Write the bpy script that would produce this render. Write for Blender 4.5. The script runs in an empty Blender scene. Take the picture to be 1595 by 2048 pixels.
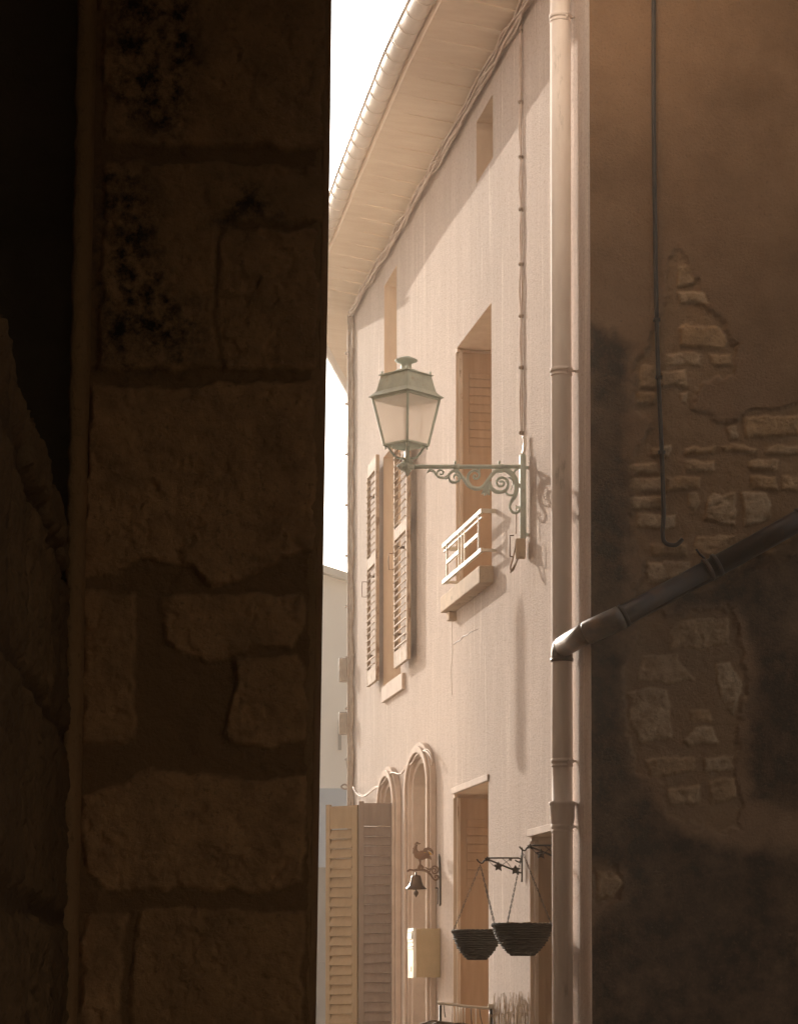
import bpy, math, random
import numpy as np
from mathutils import Vector
R = math.radians
random.seed(7)
sc = bpy.context.scene
C = sc.collection

# ---------------------------------------------------------------- camera, sky, sun, exposure
EYE = Vector((0, 0, 1.6)); FPX = 4750.0; PITCH = R(2.0); YC = 1950 - FPX * math.tan(PITCH)
cam_d = bpy.data.cameras.new('camera'); cam = bpy.data.objects.new('camera', cam_d); C.objects.link(cam)
cam.location = EYE; cam.rotation_euler = (R(90) + PITCH, 0, 0)
cam_d.sensor_fit = 'VERTICAL'; cam_d.sensor_height = 24; cam_d.lens = FPX / 2048 * 24; cam_d.shift_y = (YC - 1024) / 2048
cam_d.clip_start = 0.05; cam_d.clip_end = 3000
sc.camera = cam

SUN = Vector((1.716, -4.065, -1.40)).normalized()          # the way the light travels
w = bpy.data.worlds.new('World'); sc.world = w; w.use_nodes = True
nt = w.node_tree; nt.nodes.clear()
sky = nt.nodes.new('ShaderNodeTexSky'); sky.sky_type = 'NISHITA'; sky.sun_disc = False
sky.sun_elevation = math.asin(-SUN.z); sky.sun_rotation = math.atan2(-SUN.x, -SUN.y)
sky.dust_density = 4.0; sky.air_density = 1.2; sky.ozone_density = 0.6
hs = nt.nodes.new('ShaderNodeHueSaturation'); hs.inputs['Saturation'].default_value = 0.3
bg = nt.nodes.new('ShaderNodeBackground'); bg.inputs['Strength'].default_value = 0.15
wo = nt.nodes.new('ShaderNodeOutputWorld')
nt.links.new(sky.outputs[0], hs.inputs['Color']); nt.links.new(hs.outputs[0], bg.inputs[0]); nt.links.new(bg.outputs[0], wo.inputs[0])
sun_d = bpy.data.lights.new('sun', 'SUN'); sun_d.energy = 3.45; sun_d.angle = R(0.4); sun_d.color = (1.0, 0.90, 0.78)
sun = bpy.data.objects.new('sun', sun_d); C.objects.link(sun)
sun.rotation_euler = SUN.to_track_quat('-Z', 'Y').to_euler()
sun.location = (-20, 45, 20)
sc.view_settings.view_transform = 'Standard'; sc.view_settings.look = 'None'
sc.view_settings.exposure = 0.42; sc.view_settings.gamma = 1.0
sc.cycles.max_bounces = 10; sc.cycles.diffuse_bounces = 7; sc.cycles.volume_bounces = 1
sc.cycles.use_denoising = True
sc.cycles.volume_step_rate = 4.0

# ---------------------------------------------------------------- picture -> place
def ray(px, py):
    u = (px - 797.5) / FPX; v = (YC - py) / FPX
    return Vector((u, math.cos(PITCH) - v * math.sin(PITCH), math.sin(PITCH) + v * math.cos(PITCH)))
def pix(px, py, Y):
    r = ray(px, py); return EYE + r * (Y / r.y)
B0 = Vector((0.829, 15.8, 0)); DW = Vector((-0.1735, 0.9848, 0)).normalized(); NW = Vector((-DW.y, DW.x, 0))
def tz(px, py, n=0.0):                                    # where a line of sight meets the long facade
    r = ray(px, py); s = (n - (EYE - B0).dot(NW)) / r.dot(NW); p = EYE + r * s
    return (p - B0).dot(DW), p.z
def F(t, n, z):                                           # facade coordinates to the world
    return Vector((B0.x + t * DW.x + n * NW.x, B0.y + t * DW.y + n * NW.y, z))

# ---------------------------------------------------------------- mesh helpers
class MB:
    def __init__(s): s.v = []; s.f = []; s.sm = []
    def add(s, vs, fs, smooth=False):
        b = len(s.v); s.v += [Vector(p) for p in vs]; s.f += [tuple(i + b for i in f) for f in fs]; s.sm += [smooth] * len(fs); return s
    def hexa(s, p):                                       # 8 corners, bottom ring then top ring
        return s.add(p, [(3, 2, 1, 0), (4, 5, 6, 7), (0, 1, 5, 4), (1, 2, 6, 5), (2, 3, 7, 6), (3, 0, 4, 7)])
    def fbox(s, t0, t1, n0, n1, z0, z1):
        return s.hexa([F(t0, n0, z0), F(t0, n1, z0), F(t1, n1, z0), F(t1, n0, z0), F(t0, n0, z1), F(t0, n1, z1), F(t1, n1, z1), F(t1, n0, z1)])
    def box(s, x0, x1, y0, y1, z0, z1):
        return s.hexa([(x0, y0, z0), (x1, y0, z0), (x1, y1, z0), (x0, y1, z0), (x0, y0, z1), (x1, y0, z1), (x1, y1, z1), (x0, y1, z1)])
    def tube(s, pts, r, seg=8, cap=True):
        pts = [Vector(p) for p in pts]; n = len(pts); rr = r if isinstance(r, (list, tuple)) else [r] * n
        vs = []; fs = []; ref = None
        for i, p in enumerate(pts):
            a = pts[max(i - 1, 0)]; b = pts[min(i + 1, n - 1)]; d = (b - a)
            d = d.normalized() if d.length > 1e-9 else Vector((0, 0, 1))
            if ref is None: ref = Vector((0, 0, 1)) if abs(d.z) < 0.9 else Vector((0, 1, 0))
            x = d.cross(ref)
            if x.length < 1e-4: x = d.cross(Vector((1, 0, 0)))
            x.normalize(); y = x.cross(d).normalized(); ref = y
            for k in range(seg):
                q = 2 * math.pi * k / seg; vs.append(p + (x * math.cos(q) + y * math.sin(q)) * rr[i])
        for i in range(n - 1):
            for k in range(seg):
                k2 = (k + 1) % seg; fs.append((i * seg + k, i * seg + k2, (i + 1) * seg + k2, (i + 1) * seg + k))
        if cap: fs.append(tuple(range(seg))[::-1]); fs.append(tuple((n - 1) * seg + k for k in range(seg)))
        return s.add(vs, fs, True)
    def bar(s, a, b, wx, wy, side=None):                  # rectangular bar between two points
        a = Vector(a); b = Vector(b); d = (b - a).normalized(); side = Vector(side) if side else NW
        x = d.cross(side); x = (x if x.length > 1e-4 else d.cross(Vector((0, 0, 1)))).normalized(); y = x.cross(d).normalized()
        ring = lambda p: [p - x * wx / 2 - y * wy / 2, p + x * wx / 2 - y * wy / 2, p + x * wx / 2 + y * wy / 2, p - x * wx / 2 + y * wy / 2]
        return s.hexa(ring(a) + ring(b))
    def lathe(s, c, prof, seg=20, ax=(0, 0, 1)):
        c = Vector(c); az = Vector(ax).normalized(); xx = az.orthogonal().normalized(); yy = az.cross(xx); vs = []; fs = []
        for r, h in prof:
            for k in range(seg):
                q = 2 * math.pi * k / seg; vs.append(c + az * h + (xx * math.cos(q) + yy * math.sin(q)) * r)
        for i in range(len(prof) - 1):
            for k in range(seg):
                k2 = (k + 1) % seg; fs.append((i * seg + k, i * seg + k2, (i + 1) * seg + k2, (i + 1) * seg + k))
        fs.append(tuple(range(seg))[::-1]); fs.append(tuple((len(prof) - 1) * seg + k for k in range(seg)))
        return s.add(vs, fs, True)
    def square_lathe(s, c, prof, rot):                    # four-sided frusta: (half side, height)
        c = Vector(c); vs = []; fs = []
        for r, h in prof:
            for k in range(4):
                q = rot + math.pi / 4 + k * math.pi / 2; vs.append(c + Vector((math.cos(q), math.sin(q), 0)) * r * math.sqrt(2) + Vector((0, 0, h)))
        for i in range(len(prof) - 1):
            for k in range(4):
                k2 = (k + 1) % 4; fs.append((i * 4 + k, i * 4 + k2, (i + 1) * 4 + k2, (i + 1) * 4 + k))
        fs.append((3, 2, 1, 0)); m = (len(prof) - 1) * 4; fs.append((m, m + 1, m + 2, m + 3))
        return s.add(vs, fs)
    def ribbon(s, pts, w, th, O, ex, ez, ey):             # flat forged bar: 2-D path, width along the path, thickness th
        n = len(pts); ww = w if isinstance(w, (list, tuple)) else [w] * n; vs = []; fs = []
        for i, p in enumerate(pts):
            a = pts[max(i - 1, 0)]; b = pts[min(i + 1, n - 1)]; dx, dz = b[0] - a[0], b[1] - a[1]; L = math.hypot(dx, dz) or 1
            nx, nz = -dz / L, dx / L; h = ww[min(int(i * len(ww) / n), len(ww) - 1)] / 2 if len(ww) != n else ww[i] / 2
            for sx, sy in ((-1, -0.7), (0, -1.25), (1, -0.7), (1, 0.7), (0, 1.25), (-1, 0.7)):
                q = (p[0] + nx * h * sx, p[1] + nz * h * sx); vs.append(O + ex * q[0] + ez * q[1] + ey * (sy * th / 2))
        for i in range(n - 1):
            for k in range(6):
                k2 = (k + 1) % 6; fs.append((i * 6 + k, i * 6 + k2, (i + 1) * 6 + k2, (i + 1) * 6 + k))
        fs.append((5, 4, 3, 2, 1, 0)); fs.append(tuple((n - 1) * 6 + k for k in range(6)))
        return s.add(vs, fs)

def bbox_base(vs):
    a = np.array([tuple(p) for p in vs]); return Vector(((a[:, 0].min() + a[:, 0].max()) / 2, (a[:, 1].min() + a[:, 1].max()) / 2, a[:, 2].min()))
ORG = {}
def obj(name, mb, m, parent=None, bevel=0):
    o_at = ORG[parent.name] if parent else bbox_base(mb.v)
    me = bpy.data.meshes.new(name); me.from_pydata([tuple(p - o_at) for p in mb.v], [], mb.f)
    me.polygons.foreach_set('use_smooth', mb.sm); me.materials.append(m); me.update()
    o = bpy.data.objects.new(name, me); C.objects.link(o)
    if parent: o.parent = parent
    else: o.location = o_at
    ORG[o.name] = o_at
    if bevel:
        b = o.modifiers.new('bevel', 'BEVEL'); b.width = bevel; b.segments = 2; b.limit_method = 'ANGLE'; b.angle_limit = R(40)
    return o
def thing(name, loc, label, cat, group=None):
    o = bpy.data.objects.new(name, None); C.objects.link(o); o.location = loc; o.empty_display_size = 0.1
    ORG[o.name] = Vector(loc); o['label'] = label; o['category'] = cat
    if group: o['group'] = group
    return o
def tag(o, label, cat, group=None):
    o['label'] = label; o['category'] = cat
    if group: o['group'] = group
    return o
def struct(o): o['kind'] = 'structure'; return o
def smooth_path(pts, k=6):                                # Catmull-Rom through 2-D or 3-D points
    P = [Vector(p) for p in pts]; out = []
    for i in range(len(P) - 1):
        a = P[max(i - 1, 0)]; b = P[i]; c = P[i + 1]; d = P[min(i + 2, len(P) - 1)]
        for j in range(k):
            t = j / k; out.append(0.5 * ((2 * b) + (c - a) * t + (2 * a - 5 * b + 4 * c - d) * t * t + (3 * b - a - 3 * c + d) * t ** 3))
    out.append(P[-1]); return out

# ---------------------------------------------------------------- materials
def mat(name, col, rough=0.85, col2=None, nscale=6.0, bump=0.0, bscale=60.0, metallic=0.0, stretch=(1, 1, 1), spots=None, extra=None, detail=6, spec=0.3):
    m = bpy.data.materials.new(name); m.use_nodes = True; t = m.node_tree; N = t.nodes; L = t.links
    p = N['Principled BSDF']; p.inputs['Roughness'].default_value = rough; p.inputs['Metallic'].default_value = metallic
    p.inputs['Specular IOR Level'].default_value = spec
    tc = N.new('ShaderNodeTexCoord'); mp = N.new('ShaderNodeMapping'); mp.inputs['Scale'].default_value = stretch
    L.new(tc.outputs['Object'], mp.inputs[0])
    n1 = N.new('ShaderNodeTexNoise'); n1.inputs['Scale'].default_value = nscale; n1.inputs['Detail'].default_value = detail; n1.inputs['Roughness'].default_value = 0.62
    L.new(mp.outputs[0], n1.inputs[0])
    mx = N.new('ShaderNodeMix'); mx.data_type = 'RGBA'; mx.inputs['A'].default_value = (*col, 1); mx.inputs['B'].default_value = (*(col2 or tuple(c * 0.7 for c in col)), 1)
    cr = N.new('ShaderNodeMapRange'); cr.inputs[1].default_value = 0.35; cr.inputs[2].default_value = 0.68
    L.new(n1.outputs[0], cr.inputs[0]); L.new(cr.outputs[0], mx.inputs['Factor'])
    out = mx.outputs['Result']
    if spots:                                             # (colour, scale, lo, hi, stretch)
        for c, scl, lo, hi, st in spots:
            mp2 = N.new('ShaderNodeMapping'); mp2.inputs['Scale'].default_value = st; mp2.inputs['Location'].default_value = (scl, 3.1, 1.7); L.new(tc.outputs['Object'], mp2.inputs[0])
            n2 = N.new('ShaderNodeTexNoise'); n2.inputs['Scale'].default_value = scl; n2.inputs['Detail'].default_value = 9; n2.inputs['Roughness'].default_value = 0.7
            L.new(mp2.outputs[0], n2.inputs[0])
            c2 = N.new('ShaderNodeMapRange'); c2.inputs[1].default_value = lo; c2.inputs[2].default_value = hi; L.new(n2.outputs[0], c2.inputs[0])
            m2 = N.new('ShaderNodeMix'); m2.data_type = 'RGBA'; m2.inputs['B'].default_value = (*c, 1)
            L.new(out, m2.inputs['A']); L.new(c2.outputs[0], m2.inputs['Factor']); out = m2.outputs['Result']
    if extra: out = extra(N, L, tc, out)
    L.new(out, p.inputs['Base Color'])
    if bump:
        n3 = N.new('ShaderNodeTexNoise'); n3.inputs['Scale'].default_value = bscale; n3.inputs['Detail'].default_value = 5; n3.inputs['Roughness'].default_value = 0.7
        L.new(tc.outputs['Object'], n3.inputs[0])
        bp = N.new('ShaderNodeBump'); bp.inputs['Strength'].default_value = 1.0; bp.inputs['Distance'].default_value = bump
        L.new(n3.outputs[0], bp.inputs['Height']); L.new(bp.outputs[0], p.inputs['Normal'])
    return m

M = {}
M['render'] = mat('facade_render', (0.53, 0.425, 0.365), 0.95, (0.475, 0.375, 0.315), 1.1, bump=0.009, bscale=60, stretch=(5, 5, 0.5),
    spots=[((0.46, 0.36, 0.30), 1.0, 0.46, 0.72, (1.2, 1.2, 0.8)), ((0.70, 0.60, 0.52), 2.0, 0.56, 0.72, (6, 6, 0.35)), ((0.38, 0.29, 0.23), 2.6, 0.57, 0.78, (9, 9, 0.45)), ((0.33, 0.24, 0.18), 48, 0.50, 0.72, (1, 1, 1)), ((0.30, 0.22, 0.16), 9, 0.68, 0.74, (1, 1, 1))])
M['reveal'] = mat('reveal_render', (0.70, 0.56, 0.43), 0.9, (0.62, 0.48, 0.36), 5, bump=0.002, bscale=90, stretch=(2, 2, 0.5))
M['shutter_brown'] = mat('brown_shutter_paint', (0.46, 0.31, 0.20), 0.7, (0.40, 0.26, 0.16), 5, bump=0.001, bscale=120, stretch=(6, 6, 0.5))
M['soffit'] = mat('soffit_boards', (0.84, 0.72, 0.59), 0.8, (0.76, 0.63, 0.50), 3, bump=0.002, bscale=25, stretch=(1, 3, 1))
M['gutter'] = mat('pale_gutter_metal', (0.80, 0.74, 0.68), 0.35, (0.72, 0.66, 0.6), 8, spec=0.5)
M['tile'] = mat('roof_tile', (0.42, 0.2, 0.12), 0.9, (0.26, 0.13, 0.08), 9, bump=0.01, bscale=20)
M['pipe'] = mat('pipe_paint', (0.88, 0.79, 0.73), 0.8, (0.78, 0.68, 0.62), 3, stretch=(4, 4, 0.8), bump=0.0008, bscale=40,
    spots=[((0.22, 0.17, 0.13), 3, 0.62, 0.8, (3, 3, 0.6))])
M['dark_pipe'] = mat('weathered_zinc', (0.045, 0.04, 0.042), 0.45, (0.075, 0.045, 0.028), 6, metallic=0.3, bump=0.001, bscale=30,
    spots=[((0.13, 0.07, 0.04), 5, 0.55, 0.75, (1, 1, 1))])
M['old_zinc'] = mat('worn_zinc_elbow', (0.10, 0.085, 0.08), 0.42, (0.20, 0.12, 0.07), 7, metallic=0.35, bump=0.001, bscale=30, spots=[((0.06, 0.045, 0.035), 6, 0.52, 0.72, (1, 1, 1))])
M['green'] = mat('green_grey_paint', (0.55, 0.61, 0.54), 0.5, (0.45, 0.51, 0.46), 14, bump=0.001, bscale=90, spec=0.45,
    spots=[((0.24, 0.13, 0.07), 22, 0.66, 0.72, (1, 1, 1)), ((0.40, 0.36, 0.25), 9, 0.6, 0.75, (1, 1, 1))])
M['wood_white'] = mat('flaking_cream_paint', (0.62, 0.50, 0.40), 0.75, (0.50, 0.37, 0.27), 7, bump=0.0015, bscale=80, stretch=(3, 3, 0.6),
    spots=[((0.26, 0.15, 0.08), 9, 0.60, 0.68, (2, 2, 0.6))])
M['wood_old'] = mat('peeling_shutter_paint', (0.44, 0.33, 0.24), 0.8, (0.34, 0.23, 0.15), 9, bump=0.002, bscale=70, stretch=(3, 3, 0.7), spots=[((0.20, 0.11, 0.06), 12, 0.52, 0.62, (2, 2, 0.8)), ((0.66, 0.56, 0.46), 9, 0.62, 0.68, (2, 2, 0.6))])
M['wood_grey'] = mat('greyish_shutter_paint', (0.215, 0.16, 0.13), 0.75, (0.175, 0.125, 0.10), 6, bump=0.0015, bscale=70, stretch=(3, 3, 0.5),
    spots=[((0.17, 0.11, 0.08), 8, 0.62, 0.72, (2, 2, 0.5))])
M['wood_warm_light'] = mat('shutter_warm_light', (0.27, 0.185, 0.11), 0.75, (0.22, 0.15, 0.085), 6, bump=0.0015, bscale=70, stretch=(3, 3, 0.5),  # warm bounced light put into the outer leaf's colour
    spots=[((0.2, 0.12, 0.07), 8, 0.64, 0.74, (2, 2, 0.5))])
M['rail'] = mat('cream_rail_paint', (0.72, 0.66, 0.56), 0.5, (0.6, 0.52, 0.42), 12, spots=[((0.3, 0.17, 0.08), 18, 0.66, 0.74, (1, 1, 1))])
M['stone_sill'] = mat('sill_stone', (0.55, 0.42, 0.30), 0.9, (0.44, 0.33, 0.24), 7, bump=0.004, bscale=45, spots=[((0.2, 0.16, 0.12), 9, 0.58, 0.7, (1, 1, 1))])
M['mould'] = mat('arch_moulding_stone', (0.56, 0.44, 0.36), 0.85, (0.46, 0.35, 0.28), 6, bump=0.002, bscale=60)
M['cable'] = mat('weathered_cable', (0.40, 0.31, 0.24), 0.7, (0.28, 0.2, 0.15), 14)
M['cable_pale'] = mat('painted_cable', (0.56, 0.44, 0.36), 0.7, (0.44, 0.33, 0.26), 14)
M['iron'] = mat('black_wrought_iron', (0.035, 0.028, 0.025), 0.5, (0.06, 0.045, 0.035), 20, metallic=0.4)
M['bronze'] = mat('dark_bronze', (0.12, 0.075, 0.05), 0.3, (0.08, 0.05, 0.035), 14, metallic=0.8)
M['rust'] = mat('rusty_painted_iron', (0.20, 0.105, 0.06), 0.6, (0.13, 0.075, 0.05), 14)
M['yellow'] = mat('yellow_paint', (0.62, 0.36, 0.03), 0.55, (0.5, 0.28, 0.02), 10)
M['wicker'] = mat('dark_wicker', (0.035, 0.024, 0.015), 0.8, (0.018, 0.012, 0.008), 16, bump=0.002, bscale=60)
M['box_plastic'] = mat('ribbed_cream_metal', (0.55, 0.43, 0.27), 0.5, (0.48, 0.37, 0.23), 6)
M['box_white'] = mat('polished_white_metal', (0.82, 0.80, 0.76), 0.2, (0.7, 0.68, 0.64), 6, metallic=0.3)
M['grey_plastic'] = mat('grey_box_plastic', (0.42, 0.36, 0.31), 0.5, (0.34, 0.28, 0.24), 10)
M['far_wall'] = mat('far_house_render', (0.86, 0.76, 0.65), 0.9, (0.82, 0.71, 0.6), 0.6)
M['far_band'] = mat('far_blue_grey_band', (0.50, 0.53, 0.56), 0.8, (0.46, 0.48, 0.5), 0.8)
M['far_low'] = mat('far_ground_floor', (0.40, 0.34, 0.29), 0.9, (0.34, 0.28, 0.24), 0.8)
M['street'] = mat('street_paving', (0.22, 0.18, 0.14), 0.9, (0.15, 0.12, 0.09), 3, bump=0.01, bscale=12)
M['twig'] = mat('dry_twig', (0.50, 0.38, 0.26), 0.7, (0.36, 0.26, 0.17), 20)
M['twig_dark'] = mat('glossy_dark_twig', (0.12, 0.085, 0.05), 0.35, (0.22, 0.15, 0.09), 20, spec=0.6)
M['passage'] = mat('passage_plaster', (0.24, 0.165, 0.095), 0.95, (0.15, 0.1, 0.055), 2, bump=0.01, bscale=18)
M['timber'] = mat('old_dark_timber', (0.035, 0.022, 0.014), 0.8, (0.02, 0.013, 0.008), 8, stretch=(1, 6, 1), bump=0.004, bscale=30)
# frosted panes of the lantern
mg = bpy.data.materials.new('frosted_pane'); mg.use_nodes = True; N = mg.node_tree.nodes; L = mg.node_tree.links
pb = N['Principled BSDF']; pb.inputs['Base Color'].default_value = (0.76, 0.69, 0.64, 1); pb.inputs['Roughness'].default_value = 0.35
tr = N.new('ShaderNodeBsdfTranslucent'); tr.inputs[0].default_value = (0.84, 0.77, 0.72, 1); ms = N.new('ShaderNodeMixShader'); ms.inputs[0].default_value = 0.6
tp_ = N.new('ShaderNodeBsdfTransparent'); tp_.inputs[0].default_value = (0.95, 0.88, 0.80, 1); m3_ = N.new('ShaderNodeMixShader'); m3_.inputs[0].default_value = 0.2
L.new(pb.outputs[0], ms.inputs[1]); L.new(tr.outputs[0], ms.inputs[2]); L.new(ms.outputs[0], m3_.inputs[1]); L.new(tp_.outputs[0], m3_.inputs[2]); L.new(m3_.outputs[0], N['Material Output'].inputs[0])
M['pane'] = mg

def masonry_mat(name, plaster, plaster2, stone, stone2, mortar, lichen_shade=None, dark_range=(0.56, 0.63), lsc=17):
    m = bpy.data.materials.new(name); m.use_nodes = True; t = m.node_tree; N = t.nodes; L = t.links
    p = N['Principled BSDF']; p.inputs['Roughness'].default_value = 0.95; p.inputs['Specular IOR Level'].default_value = 0.15
    tc = N.new('ShaderNodeTexCoord'); at = N.new('ShaderNodeAttribute'); at.attribute_name = 'stone'; at2 = N.new('ShaderNodeAttribute'); at2.attribute_name = 'bare'
    at3 = N.new('ShaderNodeAttribute'); at3.attribute_name = 'tint'; at4 = N.new('ShaderNodeAttribute'); at4.attribute_name = 'growth_shade'
    def noise(scale, lo, hi, det=8):
        n = N.new('ShaderNodeTexNoise'); n.inputs['Scale'].default_value = scale; n.inputs['Detail'].default_value = det; n.inputs['Roughness'].default_value = 0.68
        L.new(tc.outputs['Object'], n.inputs[0]); r = N.new('ShaderNodeMapRange'); r.inputs[1].default_value = lo; r.inputs[2].default_value = hi
        L.new(n.outputs[0], r.inputs[0]); return n, r.outputs[0]
    def mix(a, b, f):
        x = N.new('ShaderNodeMix'); x.data_type = 'RGBA'
        for k, val in (('A', a), ('B', b)):
            if isinstance(val, tuple): x.inputs[k].default_value = (*val, 1)
            else: L.new(val, x.inputs[k])
        L.new(f, x.inputs['Factor']); return x.outputs['Result']
    pl = mix(plaster, plaster2, noise(1.3, 0.35, 0.65)[1])
    st = mix(mix(stone, stone2, at3.outputs['Fac']), tuple(c * 0.62 for c in stone), noise(11, 0.40, 0.66)[1])
    base = mix(mix(pl, mortar, at2.outputs['Fac']), st, at.outputs['Fac'])
    if lichen_shade:  # lichen on the pier, painted shade on the gable
        nn, f = noise(lsc, dark_range[0], dark_range[1], 10); mu = N.new('ShaderNodeMath'); mu.operation = 'MULTIPLY'
        L.new(f, mu.inputs[0]); L.new(at4.outputs['Fac'], mu.inputs[1]); base = mix(base, lichen_shade, mu.outputs[0])
    base = mix(base, tuple(c * 0.55 for c in plaster), noise(55, 0.56, 0.74)[1])
    L.new(base, p.inputs['Base Color'])
    n3 = N.new('ShaderNodeTexNoise'); n3.inputs['Scale'].default_value = 60; n3.inputs['Detail'].default_value = 6; n3.inputs['Roughness'].default_value = 0.7; L.new(tc.outputs['Object'], n3.inputs[0])
    bp = N.new('ShaderNodeBump'); bp.inputs['Distance'].default_value = 0.009; bp.inputs['Strength'].default_value = 1; L.new(n3.outputs[0], bp.inputs['Height']); L.new(bp.outputs[0], p.inputs['Normal'])
    return m

# ---------------------------------------------------------------- relief masonry (real relief, built from courses of stones)
def vnoise(X, Z, scale, seed, octs=5, gain=0.55):
    out = np.zeros_like(X); amp = 1; tot = 0
    for o in range(octs):
        rs = np.random.RandomState(seed * 31 + o); g = rs.rand(256, 256); f = scale * 2 ** o
        x = X * f + 100; z = Z * f + 100; xi = np.floor(x).astype(int); zi = np.floor(z).astype(int); fx = x - xi; fz = z - zi
        fx = fx * fx * (3 - 2 * fx); fz = fz * fz * (3 - 2 * fz); a = g[xi % 256, zi % 256]; b = g[(xi + 1) % 256, zi % 256]; c = g[xi % 256, (zi + 1) % 256]; d = g[(xi + 1) % 256, (zi + 1) % 256]
        out += amp * ((a * (1 - fx) + b * fx) * (1 - fz) + (c * (1 - fx) + d * fx) * fz); tot += amp; amp *= gain
    return out / tot - 0.5
def poly_dist(X, Z, poly):                                # signed distance, positive inside
    inside = np.zeros(X.shape, bool); dist = np.full(X.shape, 1e9); n = len(poly)
    for i in range(n):
        x1, z1 = poly[i]; x2, z2 = poly[(i + 1) % n]; dx, dz = x2 - x1, z2 - z1
        u = np.clip(((X - x1) * dx + (Z - z1) * dz) / (dx * dx + dz * dz + 1e-12), 0, 1); dist = np.minimum(dist, np.hypot(X - x1 - u * dx, Z - z1 - u * dz))
        cond = ((z1 > Z) != (z2 > Z)); xin = (x2 - x1) * (Z - z1) / (z2 - z1 + 1e-12) + x1; inside ^= cond & (X < xin)
    return np.where(inside, dist, -dist)
def sstep(a, b, x): t = np.clip((x - a) / (b - a), 0, 1); return t * t * (3 - 2 * t)
def relief(name, m, parent, P0, ex, en, W, H, res, stones, bare, growth_shade, plaster_h, stone_h, rough, seed, edge=0.02, shape=None):
    nx = int(W / res) + 1; nz = int(H / res) + 1; X, Z = np.meshgrid(np.linspace(0, W, nx), np.linspace(0, H, nz), indexing='ij')
    wx = X + vnoise(X, Z, 9, seed, 6, .62) * 0.055; wz = Z + vnoise(X, Z, 9, seed + 1, 6, .62) * 0.055
    wx2 = X + vnoise(X, Z, 10, seed + 5, 7, .7) * 0.13; wz2 = Z + vnoise(X, Z, 10, seed + 6, 7, .7) * 0.13
    bm = np.zeros_like(X)
    for pl in bare: bm = np.maximum(bm, sstep(-0.012, 0.012, poly_dist(wx2, wz2, pl)))
    h = plaster_h * (1 - bm) + vnoise(X, Z, 1.2, seed + 2, 3) * rough * 2.5 + vnoise(X, Z, 20, seed + 3, 4) * rough * (0.5 + bm)
    sm = np.zeros_like(X); tint = np.zeros_like(X); rs = random.Random(seed)
    for pl in stones:
        d = poly_dist(wx, wz, pl); s = sstep(0.0, edge, d); k = rs.uniform(0.7, 1.15); tn = rs.random()
        pit = sstep(0.10, 0.26, vnoise(X, Z, 17, seed + 13, 5, .65)) + 0.7 * sstep(0.14, 0.2, vnoise(X, Z, 38, seed + 14, 4, .6))
        hh = stone_h * k * sstep(0.0, edge * 1.2, d) + vnoise(X, Z, 13, seed + 11, 6, .68) * rough * 2.4 - pit * rough * .9
        h = h * (1 - s) + (hh) * s; sm = np.maximum(sm, s); tint = tint * (1 - s) + tn * s
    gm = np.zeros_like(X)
    for pl in growth_shade: gm = np.maximum(gm, sstep(-0.05, 0.06, poly_dist(wx2, wz2, pl)))
    if shape is not None: X = shape(X, Z)
    P0 = Vector(P0); ex = Vector(ex); en = Vector(en)
    co = np.stack([P0.x + X * ex.x + h * en.x, P0.y + X * ex.y + h * en.y, P0.z + Z], -1).reshape(-1, 3)
    idx = np.arange(nx * nz).reshape(nx, nz); q = np.stack([idx[:-1, :-1], idx[1:, :-1], idx[1:, 1:], idx[:-1, 1:]], -1).reshape(-1, 4)
    o_at = ORG[parent.name] if parent else Vector(((co[:, 0].min() + co[:, 0].max()) / 2, co[:, 1].min(), co[:, 2].min()))
    co = co - np.array(tuple(o_at)); me = bpy.data.meshes.new(name)
    me.vertices.add(len(co)); me.vertices.foreach_set('co', co.ravel().astype(np.float32)); me.loops.add(q.size); me.loops.foreach_set('vertex_index', q.ravel().astype(np.int32))
    me.polygons.add(len(q)); me.polygons.foreach_set('loop_start', np.arange(0, q.size, 4, dtype=np.int32)); me.update(calc_edges=True); me.validate()
    me.polygons.foreach_set('use_smooth', [True] * len(me.polygons))
    for an, arr in (('stone', sm), ('bare', bm), ('tint', tint), ('growth_shade', gm)):
        a = me.attributes.new(an, 'FLOAT', 'POINT'); a.data.foreach_set('value', arr.ravel().astype(np.float32))
    me.materials.append(m); o = bpy.data.objects.new(name, me); C.objects.link(o)
    if parent: o.parent = parent
    else: o.location = o_at
    ORG[o.name] = o_at; return o

# ================================================================ GROUND
g = MB().add([(-400, -60, 0), (400, -60, 0), (400, 900, 0), (-400, 900, 0)], [(0, 1, 2, 3)]); struct(obj('street', g, M['street']))

# ================================================================ LONG SUNLIT HOUSE
T0, T1 = -1.79, 7.38; EZ = 8.13
house = thing('rendered_house', F(2.8, -1, 0), 'long cream rendered house in the sun with overhanging eaves behind the wall lantern', 'house')
# openings in the facade: (t_near, t_far, z_bottom, z_top)
def op(xr, xl, yt, yb, xref=None):
    ta = tz(xr, yt)[0]; tb = tz(xl, yt)[0]; return ta, tb
w1 = (tz(985, 190)[0], tz(952, 237)[0], tz(968, 342)[1], tz(985, 188)[1])
w2 = (tz(982, 605)[0], tz(911, 697)[0], tz(985, 1132)[1], tz(982, 605)[1])
wu = (tz(793, 530)[0], tz(768, 600)[0], 6.5, tz(793, 530)[1])
w3 = (tz(801, 1380)[0], tz(766, 1400)[0], tz(782, 1385)[1], 6.27)
w4 = (tz(976, 1562)[0], tz(906, 1588)[0], 0.75, tz(976, 1562)[1])
w5 = (tz(1125, 1660)[0], tz(1059, 1674)[0], 0.05, tz(1059, 1674)[1])
aA = (tz(866, 1600)[0], tz(828, 1600)[0] , 0.05, tz(850, 1518)[1])      # arched doorway
aB = (tz(797, 1640)[0], tz(771, 1640)[0], 0.9, tz(783, 1566)[1])         # arched window
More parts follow.
